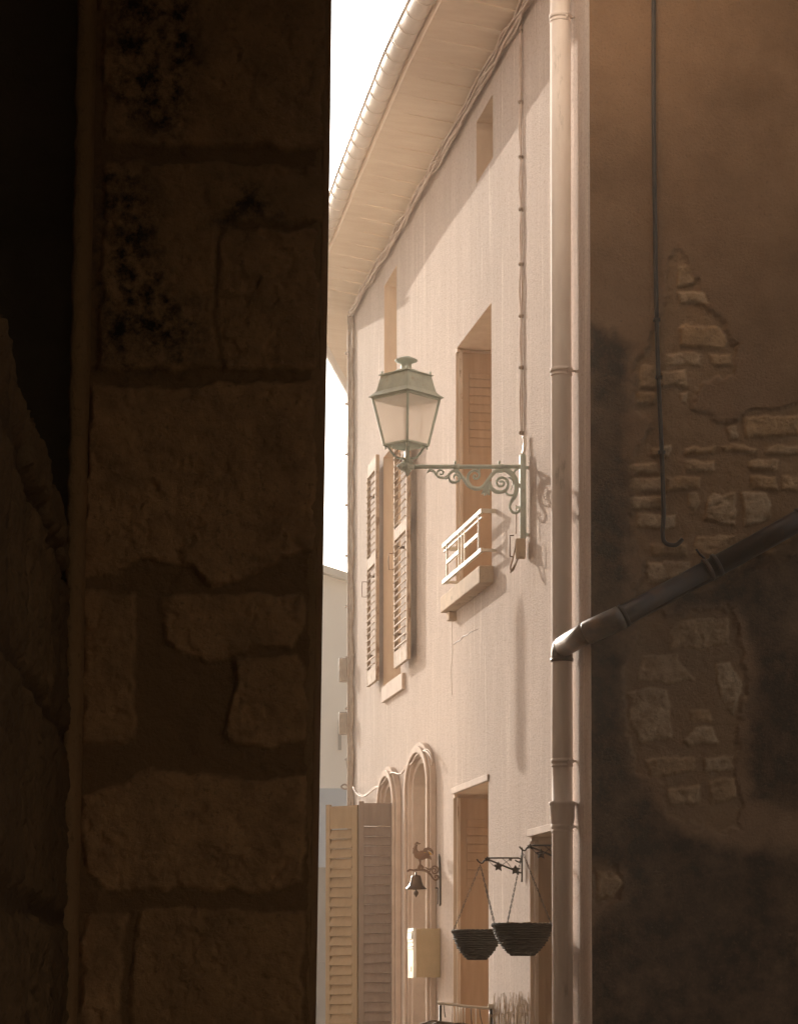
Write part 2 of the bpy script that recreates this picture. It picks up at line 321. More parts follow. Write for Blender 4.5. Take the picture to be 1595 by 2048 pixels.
openings = [w1, w2, wu, w3, w4, w5, aA, aB]
print('OPENINGS', [tuple(round(q, 2) for q in o) for o in openings])
tb = sorted(set([T0, T1] + [o[0] for o in openings] + [o[1] for o in openings])); zb = sorted(set([-0.05, EZ + 0.25] + [o[2] for o in openings] + [o[3] for o in openings]))
mb = MB()
for i in range(len(tb) - 1):
    for j in range(len(zb) - 1):
        tm = (tb[i] + tb[i + 1]) / 2; zm = (zb[j] + zb[j + 1]) / 2
        if any(o[0] < tm < o[1] and o[2] < zm < o[3] for o in openings): continue
        mb.add([F(tb[i], 0, zb[j]), F(tb[i + 1], 0, zb[j]), F(tb[i + 1], 0, zb[j + 1]), F(tb[i], 0, zb[j + 1])], [(3, 2, 1, 0)])
def arch_pts(o, rise, n=20, grow=0.0):
    tc = (o[0] + o[1]) / 2; hw = (o[1] - o[0]) / 2 + grow; zs = o[3] - rise
    return [(tc + hw * math.cos(math.pi - math.pi * k / n), zs + (rise + grow) * math.sin(math.pi * k / n)) for k in range(n + 1)]
for o, rise in ((aA, 0.24), (aB, 0.22)):                  # spandrels over the two arches
    ap = arch_pts(o, rise)
    for a, b in zip(ap[:-1], ap[1:]):
        mb.add([F(a[0], 0, a[1]), F(b[0], 0, b[1]), F(b[0], 0, o[3]), F(a[0], 0, o[3])], [(0, 1, 2, 3)])
# rounded far corner and the wall that turns away from the street
cor = [F(T1, 0, 0)]; ang0 = math.atan2(DW.y, DW.x); rad = 0.35; cc = F(T1, -rad, 0)
for k in range(1, 7):
    a = R(18) * k / 6; v = NW * math.cos(a) + DW * math.sin(a); cor.append(cc + v * rad)
cor.append(cor[-1] + (cor[-1] - cor[-2]).normalized() * 5.5)
for a, b in zip(cor[:-1], cor[1:]):
    mb.add([(a.x, a.y, -0.05), (b.x, b.y, -0.05), (b.x, b.y, EZ + 0.25), (a.x, a.y, EZ + 0.25)], [(3, 2, 1, 0)])
# back and near end so the house is closed
e0 = F(T0, 0, 0); e1 = F(T0, -6, 0); e2 = F(T1 + 1.5, -6, 0)
for a, b in ((e0, e1), (e1, e2), (e2, cor[-1])):
    mb.add([(a.x, a.y, -0.05), (b.x, b.y, -0.05), (b.x, b.y, EZ + 0.25), (a.x, a.y, EZ + 0.25)], [(3, 2, 1, 0)])
obj('wall', mb, M['render'], house)

def reveal(o, depth, name='window', back=None, mback=None):
    m = MB(); a, b, z0, z1 = o; e = 0.0
    m.add([F(b, e, z0), F(b, -depth, z0), F(b, -depth, z1), F(b, e, z1)], [(3, 2, 1, 0)])
    m.add([F(a, e, z0), F(a, -depth, z0), F(a, -depth, z1), F(a, e, z1)], [(0, 1, 2, 3)])
    m.add([F(a, e, z1), F(b, e, z1), F(b, -depth, z1), F(a, -depth, z1)], [(0, 1, 2, 3)])
    m.add([F(a, e, z0), F(b, e, z0), F(b, -depth, z0), F(a, -depth, z0)], [(3, 2, 1, 0)])
    m.add([F(a, -depth, z0), F(b, -depth, z0), F(b, -depth, z1), F(a, -depth, z1)], [(3, 2, 1, 0)])
    return obj(name, m, M['reveal'], house)
W1 = reveal(w1, 0.45); WU = reveal(wu, 0.45); W2 = reveal(w2, 0.45); W3 = reveal(w3, 0.45); W4 = reveal(w4, 0.45); W5 = reveal(w5, 0.45)
# louvred shutter leaves folded into the far reveal of the two near windows
def jamb_shutter(o, wobj, ztop, zbot, nslat, zs_top, zs_bot):
    m = MB(); a, b, z0, z1 = o; t1 = b - 0.002; t0 = b - 0.030
    n0, n1 = -0.05, -0.36
    m.fbox(t0, t1, n0 - 0.045, n0, zbot, ztop); m.fbox(t0, t1, n1, n1 + 0.045, zbot, ztop)
    m.fbox(t0 + .001, t1, n1 + 0.045, n0 - 0.045, ztop - 0.16, ztop); m.fbox(t0 + .001, t1, n1 + 0.045, n0 - 0.045, zbot, zs_bot)
    m.fbox(t0 + 0.014, t1, n1 + 0.045, n0 - 0.045, zs_bot, ztop - 0.16)
    k = nslat; st = (zs_top - zs_bot) / k
    for i in range(k):
        z = zs_bot + i * st
        m.hexa([F(t0 + 0.002, n1 + 0.05, z), F(t0 + 0.002, n0 - 0.05, z), F(t0 + 0.010, n0 - 0.05, z), F(t0 + 0.010, n1 + 0.05, z),
                F(t0 + 0.010, n1 + 0.05, z + st * .86), F(t0 + 0.010, n0 - 0.05, z + st * .86), F(t0 + 0.016, n0 - 0.05, z + st * .86), F(t0 + 0.016, n1 + 0.05, z + st * .86)])
    s = obj('shutter', m, M['shutter_brown'], wobj)
    m = MB().fbox(b - 0.05, b - 0.032, -0.045, -0.02, z0 + 0.02, z1 - 0.02); m.fbox(b - 0.045, b, -0.02, 0.0, z1 - 0.03, z1 - 0.002)
    obj('window_frame', m, M['wood_white'], wobj); return s
jamb_shutter(w2, W2, w2[3] - 0.03, w2[2] + 0.02, 10, tz(915, 735)[1], tz(915, 905)[1])
jamb_shutter(w4, W4, w4[3] - 0.03, w4[2] + 0.02, 9, tz(910, 1618)[1], tz(910, 1772)[1])
jamb_shutter(w5, W5, w5[3] - 0.06, w5[2] + 0.02, 6, w5[3] - 0.9, w5[3] - 1.6)
# sills
def sill(o, wobj, n1, h, ext, zt, m=M['stone_sill']):
    b = MB().fbox(o[0] - ext, o[1] + ext, -0.05, n1, zt - h, zt)
    return obj('window_sill', b, m, wobj, 0.008)
zt2 = tz(958, 1130, 0.10)[1]; zb2 = tz(958, 1165, 0.10)[1]
m = MB().fbox(tz(958, 1165, .1)[0], tz(880, 1220, .1)[0], -0.04, 0.10, zb2, zt2); m.fbox(w2[1] - 0.02, w2[1] + 0.07, -0.02, 0.06, zb2 - 0.07, zb2 - 0.002)
obj('window_sill', m, M['stone_sill'], W2, 0.008)
m = MB().fbox(tz(803, 1378, .03)[0], tz(762, 1405, .03)[0], -0.04, 0.03, tz(803, 1378, .03)[1], tz(803, 1345, .03)[1])
obj('window_sill', m, M['mould'], W3, 0.004)
# thin plaster lintel lips over the ground-floor windows
for o, wo_ in ((w4, W4), (w5, W5)):
    obj('lintel', MB().fbox(o[0] - 0.02, o[1] + 0.03, 0.002, 0.012, o[3] + 0.002, o[3] + 0.05), M['mould'], wo_, 0.004)

# railing in front of the first-floor window
def railing():
    r = MB(); n = 0.10; P = lambda x, y: F(*((lambda q: (q[0], n, q[1]))(tz(x, y, n))))
    tA, zA = tz(963, 1018, n); tB, zB = tz(887, 1095, n); zr = (zA + zB) / 2; tbA, zb_ = tz(961, 1100, n); tbB = tB; zbt = (tz(961, 1100, n)[1] + tz(887, 1166, n)[1]) / 2
    r.bar(F(tA - 0.01, n, zr), F(tB + 0.02, n, zr), 0.03, 0.02); r.bar(F(tA, n - 0.002, zr - 0.045), F(tB, n - 0.002, zr - 0.045), 0.012, 0.012)
    r.bar(F(tA, n, zr), F(tA, -0.01, zr), 0.016, 0.03, (0, 0, 1)); r.bar(F(tB, n, zr - .02), F(tB, -0.01, zr - .02), 0.016, 0.03, (0, 0, 1))
    r.bar(F(tA - 0.01, n, zbt), F(tB + 0.02, n, zbt), 0.03, 0.022)
    r.bar(F(tA, n, zbt), F(tA, -0.01, zbt), 0.014, 0.02, (0, 0, 1)); r.bar(F(tB, n, zbt), F(tB, -0.01, zbt), 0.014, 0.02, (0, 0, 1))
    for x in (957, 929, 923.5, 918, 894): t = tz(x, 1090, n)[0]; r.bar(F(t, n + 0.001, zbt), F(t, n + 0.001, zr), 0.014, 0.014)
    zm = (zr + zbt) / 2 - 0.01
    r.bar(F(tz(957, 1090, n)[0], n, zm), F(tz(929, 1090, n)[0], n, zm), 0.028, 0.016); r.bar(F(tz(918, 1090, n)[0], n, zm), F(tz(894, 1090, n)[0], n, zm), 0.028, 0.016)
    return obj('railing', r, M['rail'], W2, 0.002)
railing()

# louvred shutters folded back against the wall on both sides of the second window
def flat_leaf(t0, t1, z0, z1, off, wob, mt, nslat, tilt=0.0):
    m = MB(); th = 0.035; st = 0.06; n0, n1 = off, off + th
    m.fbox(t0, t0 + st, n0, n1, z0, z1); m.fbox(t1 - st * .7, t1, n0, n1 - .002, z0, z1)
    m.fbox(t0 + st, t1 - st * .7, n0 + .002, n1 - .004, z1 - 0.12, z1); m.fbox(t0 + st, t1 - st * .7, n0 + .002, n1 - .004, z0, z0 + 0.14)
    mid = (z0 + z1) / 2 + 0.1; m.fbox(t0 + st, t1 - st * .7, n0 + .002, n1 - .004, mid - .05, mid + .05)
    s = obj('shutter', m, mt, wob, 0.003)
    sl = MB(); zs = [(z0 + 0.14, mid - .05), (mid + .05, z1 - 0.12)]
    for a, b in zs:
        k = max(3, int(nslat * (b - a) / (z1 - z0))); d = (b - a) / k
        for i in range(k):
            z = a + (i + .15) * d; j = random.uniform(-.004, .004)
            sl.hexa([F(t0 + st - .004, n1 + .004, z + j), F(t1 - st * .7 + .004, n1 + .004, z + j), F(t1 - st * .7 + .004, n1 + .010, z + .008 + j), F(t0 + st - .004, n1 + .010, z + .008 + j),
                     F(t0 + st - .004, n0, z + d * .7), F(t1 - st * .7 + .004, n0, z + d * .7), F(t1 - st * .7 + .004, n0 + .006, z + d * .7 + .008), F(t0 + st - .004, n0 + .006, z + d * .7 + .008)])
    obj('slats', sl, mt, s)
    hd = MB(); zz = z0 + (z1 - z0) * 0.44; tt = t1 - 0.02; p = [F(tt, n1, zz + .07), F(tt, n1 + .04, zz + .07), F(tt, n1 + .045, zz), F(tt, n1 + .04, zz - .07), F(tt, n1, zz - .07)]
    hd.tube(p, 0.004, 6); obj('handle', hd, M['rust'], s)
    for f in (0.14, 0.5, 0.86):
        zz = z0 + (z1 - z0) * f; obj('hinge', MB().tube([F(t1 - .02, 0.0, zz), F(t1 - .02, off + .01, zz)], 0.012, 6), M['rust'], s)
    return s
zs0 = tz(785, 1340, .08)[1]; zs1 = tz(742, 915, .08)[1]
flat_leaf(tz(813, 1340, .09)[0], tz(786, 1340, .09)[0], zs0, zs1, 0.055, W3, M['wood_old'], 34)
zl0 = tz(745, 1365, .08)[1]
flat_leaf(tz(752, 1365, .08)[0], tz(733, 1340, .08)[0], zl0 + 0.0, tz(742, 922, .08)[1], 0.05, W3, M['wood_old'], 34)

# arched doorway and arched window: stepped stone mouldings, deep splayed reveals
def arch_unit(o, rise, name, mdoor):
    depth = 0.42; a, b, z0, z1 = o; ap = [(a, z0)] + arch_pts(o, rise)[1:-1] + [(b, z0)]
    ap = [(a, z0), (a, z1 - rise)] + arch_pts(o, rise)[1:-1] + [(b, z1 - rise), (b, z0)]
    m = MB()
    for p, q in zip(ap[:-1], ap[1:]):
        m.add([F(p[0], 0, p[1]), F(q[0], 0, q[1]), F(q[0], -depth, q[1]), F(p[0], -depth, p[1])], [(0, 1, 2, 3)], True)
    tc = (a + b) / 2; m.add([F(p[0], -depth, p[1]) for p in ap], [tuple(range(len(ap)))])
    root = obj(name, m, M['reveal'], house)
    def mould(g0, g1, n0, n1):
        mm = MB(); zsp = z1 - rise
        def ring(g): return [(a - g, z0), (a - g, zsp)] + [(tc + ((b - a) / 2 + g) * math.cos(math.pi - math.pi * k / 24), zsp + (rise + g) * math.sin(math.pi * k / 24)) for k in range(1, 24)] + [(b + g, zsp), (b + g, z0)]
        r0, r1 = ring(g0), ring(g1)
        for i in range(len(r0) - 1):
            mm.add([F(r0[i][0], n0, r0[i][1]), F(r0[i + 1][0], n0, r0[i + 1][1]), F(r1[i + 1][0], n0, r1[i + 1][1]), F(r1[i][0], n0, r1[i][1]),
                    F(r0[i][0], n1, r0[i][1]), F(r0[i + 1][0], n1, r0[i + 1][1]), F(r1[i + 1][0], n1, r1[i + 1][1]), F(r1[i][0], n1, r1[i][1])],
                   [(0, 1, 2, 3), (7, 6, 5, 4), (0, 4, 5, 1), (2, 6, 7, 3)] + ([(0, 3, 7, 4)] if i == 0 else []) + ([(1, 5, 6, 2)] if i == len(r0) - 2 else []))
        return mm
    mm = mould(0.02, 0.14, 0.002, 0.05); k = mould(0.055, 0.11, 0.052, 0.075); mm.add(k.v, k.f); k = mould(-0.03, 0.018, -0.16, 0.02); mm.add(k.v, k.f)
    obj('moulding', mm, M['mould'], root, 0.005)
    k = mould(-0.10, -0.032, -0.40, -0.24); k2 = mould(-0.10, -0.05, -0.239, -0.21); k.add(k2.v, k2.f)
    obj('frame', k, mdoor, root, 0.003); return root
arch_unit(aA, 0.24, 'doorway', M['wood_grey']); AB = arch_unit(aB, 0.22, 'arched_window', M['wood_grey'])
cw = lambda x, y: F(tz(x, y)[0], 0.001, tz(x, y)[1])
obj('crack', MB().tube([cw(*q) for q in ((906, 1290), (914, 1283), (920, 1281), (926, 1273), (934, 1270), (941, 1264), (956, 1258))], [.0015, .003, .0025, .004, .002, .002, .001], 5), M['iron'], house)
obj('crack', MB().tube([cw(*q) for q in ((905, 1225), (903, 1260), (905, 1300), (902, 1340), (904, 1390))], [.0015] * 5, 5), M['cable'], house)
# big two-fold louvred shutter sticking out at right angles from the arched window
def fold_leaf(pa, pb, zt, zb_, mt, nsl, parent, name='shutter', broken=()):
    pa = Vector(pa); pb = Vector(pb); e = (pb - pa).normalized(); W = (pb - pa).length; nn = Vector((e.y, -e.x, 0)); nn = nn if nn.y < 0 else -nn; th = 0.03
    def P(u, d, z): return pa + e * u + nn * d + Vector((0, 0, z))
    def bx(m, u0, u1, d0, d1, z0, z1): m.hexa([P(u0, d0, z0), P(u1, d0, z0), P(u1, d1, z0), P(u0, d1, z0), P(u0, d0, z1), P(u1, d0, z1), P(u1, d1, z1), P(u0, d1, z1)])
    s0 = 0.055; s1 = 0.045; m = MB()
    bx(m, 0, s0, -th / 2, th / 2, zb_, zt); bx(m, W - s1, W, -th / 2, th / 2, zb_, zt + .012)
    bx(m, s0, W - s1, -th / 2 + .002, th / 2 - .002, zt - 0.20, zt - 0.004); bx(m, s0, W - s1, -th / 2 + .002, th / 2 - .002, zb_, zb_ + 0.14)
    r_ = 11; zr = zt - 0.20 - (zt - .2 - zb_ - .14) * .345
    o = obj(name, m, mt, parent, 0.003); sl = MB(); top = zt - 0.20; bot = zb_ + 0.14; d = 0.084
    z = top - d; i = 0
    while z > bot:
        j = random.uniform(-.006, .006); tk = .012
        sl.hexa([P(s0 - .004, .026, z + j), P(W - s1 + .004, .026, z - j * .5), P(W - s1 + .004, .018, z - .006), P(s0 - .004, .018, z - .006),
                 P(s0 - .004, -.012, z + d * .93), P(W - s1 + .004, -.012, z + d * .93), P(W - s1 + .004, -.020, z + d * .86), P(s0 - .004, -.020, z + d * .86)])
        z -= d; i += 1
    obj('slats', sl, mt, o); return o
hx = F(tz(800, 1650)[0], 0.03, 0); h1 = pix(717, 1605, hx.y - .05); h1.z = 0; h2 = pix(653, 1608, hx.y + 0.12); h2.z = 0
ztp = pix(760, 1606, hx.y).z
fold_leaf(hx, h1, ztp, 0.95, M['wood_grey'], 18, AB); fold_leaf(h1 + Vector((-.006, 0, 0)), h2, ztp - .02, 0.95, M['wood_warm_light'], 18, AB)

# eaves: soffit boards, rafters, roof, gutter with hooks
gpx = [(880, -60), (858, 0), (805.5, 98), (764, 199), (726.5, 290), (689, 384), (659, 463)]
GZ = 8.24; gp = []
for x, y in gpx:
    r = ray(x, y); p = EYE + r * ((GZ - 1.6) / r.z); gp.append(p)
print('GUTTER n', [round((p - B0).dot(NW), 2) for p in gp], [round((p - B0).dot(DW), 2) for p in gp])
n_g = lambda t: float(np.interp(t, [(p - B0).dot(DW) for p in gp], [(p - B0).dot(NW) for p in gp]))
tt = [T0 - 0.3] + list(np.linspace(-1.2, T1, 14)); outer = [F(t, n_g(t), GZ) for t in tt]
inner = [F(t, 0, EZ) for t in tt]; ng = n_g(T1)
cE = F(T1, -rad, 0)
for k in range(1, 9):
    a = R(18) * k / 8; v = NW * math.cos(a) + DW * math.sin(a); outer.append(cE + v * (rad + ng) + Vector((0, 0, GZ))); inner.append(cE + v * rad + Vector((0, 0, EZ)))
dl = (cor[-1] - cor[-2]).normalized(); outer.append(outer[-1] + dl * 5.5); inner.append(inner[-1] + dl * 5.5)
m = MB()
for i in range(len(outer) - 1):
    a, b, c, d = inner[i], inner[i + 1], outer[i + 1], outer[i]
    c2 = c + (b - c) * 0.12; d2 = d + (a - d) * 0.12; zf = Vector((0, 0, 0.03))
    m.add([a, b, c2 - zf, d2 - zf], [(0, 1, 2, 3)]); m.add([d2 - zf, c2 - zf, c2 + Vector((0, 0, .14)), d2 + Vector((0, 0, .14))], [(0, 1, 2, 3)])
soff = obj('soffit', m, M['soffit'], house)
for i in range(26):
    t = -1.7 + i * 0.36
    if t > T1 - .1: break
    a = F(t, 0.003, EZ - .003); b = F(t, n_g(t) * .86, GZ - .033); obj('rafter', MB().bar(a, b, 0.06, 0.022, (0, 0, 1)), M['soffit'], soff, 0.006)
m = MB()                                                  # roof slope with rows of barrel tiles
up = Vector((0, 0, 1)); rows = []
for k, (oo, ii) in enumerate(zip(outer, inner)):
    inn = (ii - oo); inn.z = 0; inn.normalize(); rows.append((oo + up * .13 + inn * .02, oo + up * .13 + inn * 3.2 + up * 1.1))
for (a, b), (c, d) in zip(rows[:-1], rows[1:]): m.add([a, c, d, b], [(0, 1, 2, 3)])
roof = obj('roof', m, M['tile'], house)
m = MB()
for i in range(46):
    t = T0 + 0.1 + i * 0.2
    if t > T1: break
    a = F(t, n_g(t) + 0.02, GZ + .15); b = F(t, -2.4, GZ + 1.2); m.tube([a, b], [0.075, 0.06], 8)
rt = obj('tiles', m, M['tile'], roof)
gr_ = 0.085; m = MB(); prof = []; nseg = 10
gl = smooth_path(outer[:15] + outer[15:], 3)
vs = []; fs = []
for i, p in enumerate(gl):
    a = gl[max(i - 1, 0)]; b = gl[min(i + 1, len(gl) - 1)]; d = (b - a).normalized(); s = Vector((d.y, -d.x, 0)); s = s if s.dot(NW) > 0 or i > 45 else -s
    s = Vector((-d.y, d.x, 0))
    for k in range(nseg + 1):
        q = math.pi * k / nseg; vs.append(p + s * (math.cos(q) * gr_) - up * math.sin(q) * gr_ + up * .09)
nr = nseg + 1
for i in range(len(gl) - 1):
    for k in range(nseg): fs.append((i * nr + k, i * nr + k + 1, (i + 1) * nr + k + 1, (i + 1) * nr + k))
m.add(vs, fs, True)
edge = [gl[i] + Vector(((gl[min(i + 1, len(gl) - 1)] - gl[max(i - 1, 0)]).normalized().y * -1, (gl[min(i + 1, len(gl) - 1)] - gl[max(i - 1, 0)]).normalized().x, 0)) * (gr_ + .004) + up * .09 for i in range(len(gl))]
m.tube(edge, 0.011, 6); gut = obj('gutter', m, M['gutter'], house)
so = gut.modifiers.new('solid', 'SOLIDIFY'); so.thickness = 0.003
for i in range(36):
    t = -1.2 + i * 0.26
    if t > T1: break
    hk = MB(); c = F(t, n_g(t), GZ + .09); pts = [c + NW * (math.cos(q) * (gr_ + .006)) - up * math.sin(q) * (gr_ + .006) for q in np.linspace(-0.1, math.pi, 11)]
    pts.append(c - NW * (gr_ + .006) + up * .03)
    hk.tube(pts, 0.0045, 5); obj('hook', hk, M['gutter'], gut)

# ================================================================ CABLES
def wiggle(a, b, n, amp, seed):
    rs = random.Random(seed); out = []
    for i in range(n + 1):
        f = i / n; p = Vector(a).lerp(Vector(b), f); e = 0 if i in (0, n) else amp
        out.append(p + DW * rs.uniform(-e, e) + NW * rs.uniform(-e * .4, e * .4) + Vector((0, 0, rs.uniform(-e, e))))
    return smooth_path(out, 3)
def wiggle_bundle(nm, pa, pb, cnt, spread, amp, r, n, label, zonly=False, mt=None):
    m = MB()
    for k in range(cnt):
        o = Vector((0, 0, random.uniform(-spread, spread))) + NW * random.uniform(0, spread * .8) + (DW * random.uniform(-spread, spread) if not zonly else Vector())
        m.tube(wiggle(Vector(pa) + o, Vector(pb) + o * .7, n, amp, 50 + k), r * random.uniform(.7, 1.2), 6)
    return m
m = wiggle_bundle('c', F(-1.5, .02, EZ - .10), F(T1 - .06, .02, EZ - .08), 7, 0.055, 0.03, 0.010, 34, '')
cb = obj('cable_bundle', m, M['cable_pale']); tag(cb, 'tangle of thin painted cables running along the top of the sunlit wall under the eaves', 'cables')
m = MB()
tcab = T1 - 0.04
for k in range(5):
    t = tcab + (k - 2) * .045; pts = []
    for i in range(31):
        z = 8.05 - (8.05 - 2.9) * i / 30; pinch = 0.35 + 0.65 * abs(math.sin(i * math.pi / 3)); pts.append(F(tcab + (k - 2) * .05 * pinch + random.uniform(-.01, .01), .02 + .012 * (k % 3), z))
    m.tube(smooth_path(pts, 3), 0.011 if k % 2 else 0.015, 6)
vc = obj('vertical_cables', m, M['cable']); tag(vc, 'bunch of weathered cables clipped down the far corner of the sunlit house', 'cables')
for i in range(10):
    m = MB(); z = 7.7 - i * .5; m.fbox(tcab - .14, tcab + .12, 0.01, 0.02, z - .01, z + .01); m.lathe(F(tcab + .11, 0.045, z), [(0.008, -.01), (.022, -.006), (.022, .01), (.008, .015)], 8); obj('clip', m, M['cable'], vc)
def cable_box(px, py0, py1, nm, label):
    p0 = tz(px, py0, .05); p1 = tz(px, py1, .05); t = T1 + .05; m = MB(); c = F(t, .08, (p0[1] + p1[1]) / 2); hh = (p0[1] - p1[1]) / 2
    for k in range(4): m.tube([c + NW * (k * .018 - .02) + Vector((0, 0, -hh)), c + NW * (k * .018 - .02) + Vector((0, 0, -hh * .85)), c + NW * (k * .018 - .02) + Vector((0, 0, hh * .85)), c + NW * (k * .018 - .02) + Vector((0, 0, hh))], [.008, .017, .017, .008], 8)
    o = obj(nm, m, M['grey_plastic']); tag(o, label, 'junction box', 'ribbed boxes on the corner cables'); return o
cable_box(697, 1312, 1362, 'cable_box', 'upper ribbed grey box on the cables at the far house corner')
cable_box(696, 1422, 1468, 'cable_box', 'lower ribbed grey box on the cables, just above the looped cable ends')
# loose loop and slack ends at the foot of the bunch
m = MB(); lp = lambda x, y, n=.06: F(T1 - .02, 0, 0) * 0 + pix(x, y, F(T1, .06, 0).y)
for path in ([(700, 1498), (694, 1520), (696, 1545), (700, 1565), (700, 1590)], [(703, 1500), (697, 1525), (700, 1550), (703, 1570)], [(700, 1572), (692, 1578), (684, 1576), (683, 1572), (690, 1569), (697, 1576), (702, 1590), (703, 1602)]):
    m.tube(smooth_path([lp(*q) for q in path], 5), 0.009, 6)
tag(obj('cable_loop', m, M['cable']), 'small curled loose cable end hanging beside the house corner above the shutters', 'cable')
# wire swag over the arches
m = MB(); sw = [(706, 1575), (716, 1590), (730, 1592), (748, 1578), (762, 1570), (775, 1552), (785, 1545), (800, 1548), (812, 1535), (825, 1525), (832, 1512), (845, 1502), (855, 1505), (864, 1520), (863, 1530)]
m.tube(smooth_path([F(tz(x, y, .06)[0], .06, tz(x, y, .06)[1]) for x, y in sw], 4), 0.008, 6)
m.tube(smooth_path([F(tz(x, y - 3, .05)[0], .05, tz(x, y - 3 + random.uniform(-4, 4), .05)[1]) for x, y in sw], 4), 0.005, 6)
tag(obj('wire_garland', m, M['cable_pale']), 'slack twisted wire strung over the tops of the two stone arches', 'wire')
# thin cable pair from the eaves to the lantern post
tcb = tz(1045, 700)[0]; m = MB()
ys = [-40, 60, 203, 313, 418, 528, 632, 735, 866]; zz = [tz(1045, y)[1] for y in ys]
for s in (-1, 1):
    pts = []
    for i in range(len(zz)):
        pts.append(F(tcb + s * .012, .012, zz[i]))
        if i < len(zz) - 1: pts.append(F(tcb + s * (.016 + .022 * random.random()), .014, (zz[i] + zz[i + 1]) / 2))
    m.tube(smooth_path(pts, 5), 0.006, 6)
lc = obj('lamp_cable', m, M['cable_pale']); tag(lc, 'thin pair of cables clipped straight down the wall above the lantern post', 'cable')
for z in zz[1:]: obj('clip', MB().lathe(F(tcb, .0, z), [(.014, .0), (.014, .022), (.008, .03)], 8, NW).fbox(tcb - .03, tcb + .03, .014, .02, z - .006, z + .006), M['cable'], lc)

# ================================================================ STREET LANTERN
YP = 15.65                                                # plane of the arm
def Q(x, y): return pix(x, y, YP)
S_ = (Q(900, 933) - Q(899, 933)).x                        # metres per photo pixel here
base = F(tz(1047, 1075)[0], 0.0, Q(1047, 1078).z)
lamp = thing('wall_lantern', base, 'green painted four-sided street lantern on a scrolled iron wall bracket', 'street lamp')
xp = Q(1045, 1000).x; wy = YP
post = MB(); zt_ = Q(1045, 908).z; zb0 = Q(1045, 1078).z
post.tube([(xp, wy, zb0), (xp, wy, zb0 + .01), (xp, wy, zt_ - .01), (xp, wy, zt_)], [0.018, 0.022, 0.022, 0.015], 14)
for zf_ in (zb0 + .03, zt_ - .09): post.bar((xp, wy, zf_), Vector((xp, wy, zf_)) - NW * .05, .018, .018, (0, 0, 1))
obj('post', post, M['green'], lamp)
obj('cable_spout', MB().tube(smooth_path([Q(1046, 908), Q(1048, 896), Q(1049, 885), Q(1047, 872)], 4), 0.012, 8), M['gutter'], lamp)
arm = MB(); za = Q(930, 933.5).z; xl = Q(822, 933).x
arm.tube([(xl, wy, za), (xp, wy, za)], 0.0145, 12)
obj('arm', arm, M['green'], lamp)
for x0, x1 in ((907, 918), (995, 1006)):
    c = MB(); c.tube([(Q(x0, 933).x, wy, za), (Q(x1, 933).x, wy, za)], 0.019, 12); c.lathe((Q(x0 + 3, 933).x, wy, za + .015), [(.007, 0), (.007, .012), (.01, .014), (.01, .022)], 6); c.box(Q(x0 + 1, 933).x, Q(x1 - 2, 933).x, wy - .008, wy + .008, za - .042, za - .012)
    obj('clamp', c, M['green'], lamp)
sx = lambda u, v: (840 + u / 6.93, 900 + v / 6.93)
O0 = Q(840, 900); ex = Vector((1, 0, 0)); ez = Vector((0, 0, 1)); ey = Vector((0, 1, 0)); kk = S_ / 6.93
def scroll(mb, pts, ww):
    P2 = smooth_path([(u * kk, -v * kk, 0) for u, v in pts], 6); n = len(P2)
    wl = [float(np.interp(i / (n - 1), np.linspace(0, 1, len(ww)), ww)) * kk * 1.2 for i in range(n)]
    mb.ribbon([(p.x, p.y) for p in P2], wl, 0.016, O0, ex, ez, ey)
m = MB()
scroll(m, [(95, 325), (110, 298), (140, 285), (185, 300), (220, 345), (270, 380), (340, 390), (380, 360), (430, 310), (480, 290), (530, 310), (575, 365), (620, 430), (670, 495), (740, 532), (820, 537), (880, 500), (930, 430), (980, 360), (1040, 300), (1120, 272), (1200, 285), (1270, 340), (1315, 420), (1330, 520), (1318, 610), (1285, 680)],
       [10, 30, 28, 28, 30, 34, 30, 40, 48, 44, 40, 50, 60, 62, 54, 50])
scroll(m, [(1290, 670), (1250, 740), (1240, 810), (1280, 870), (1340, 872), (1372, 835), (1355, 795), (1320, 812)], [44, 30, 30, 30, 26, 22, 24])
scroll(m, [(230, 352), (242, 300), (280, 280), (318, 305), (310, 335), (280, 342), (268, 325)], [20, 20, 20, 16, 14])
scroll(m, [(395, 365), (405, 420), (435, 448), (480, 452), (528, 430), (540, 385), (515, 350), (480, 350), (462, 375), (475, 395)], [26, 30, 28, 26, 20, 16])
scroll(m, [(700, 510), (662, 440), (660, 360), (700, 305), (755, 285), (808, 310), (818, 362), (790, 398), (752, 398), (735, 370), (752, 350), (778, 360)], [40, 32, 28, 26, 24, 20, 16])
scroll(m, [(955, 440), (975, 520), (1035, 575), (1110, 588), (1180, 562), (1213, 500), (1202, 430), (1150, 388), (1092, 395), (1058, 440), (1068, 488), (1110, 508), (1150, 488), (1156, 452), (1124, 436), (1100, 455)], [44, 44, 36, 32, 30, 28, 24, 20])
scroll(m, [(1175, 565), (1205, 618), (1275, 632), (1310, 600)], [26, 24, 24]); scroll(m, [(1285, 345), (1308, 292), (1335, 275), (1352, 285)], [34, 18, 12]); scroll(m, [(1215, 395), (1240, 385), (1270, 420), (1280, 480), (1250, 560)], [10, 14, 10])
scroll(m, [(400, 380), (360, 400), (352, 425)], [24, 14, 3]); scroll(m, [(545, 400), (575, 380), (590, 372)], [26, 20, 10]); scroll(m, [(260, 372), (238, 382), (230, 392)], [16, 10, 3]); scroll(m, [(520, 420), (545, 430), (550, 440)], [20, 8, 3])
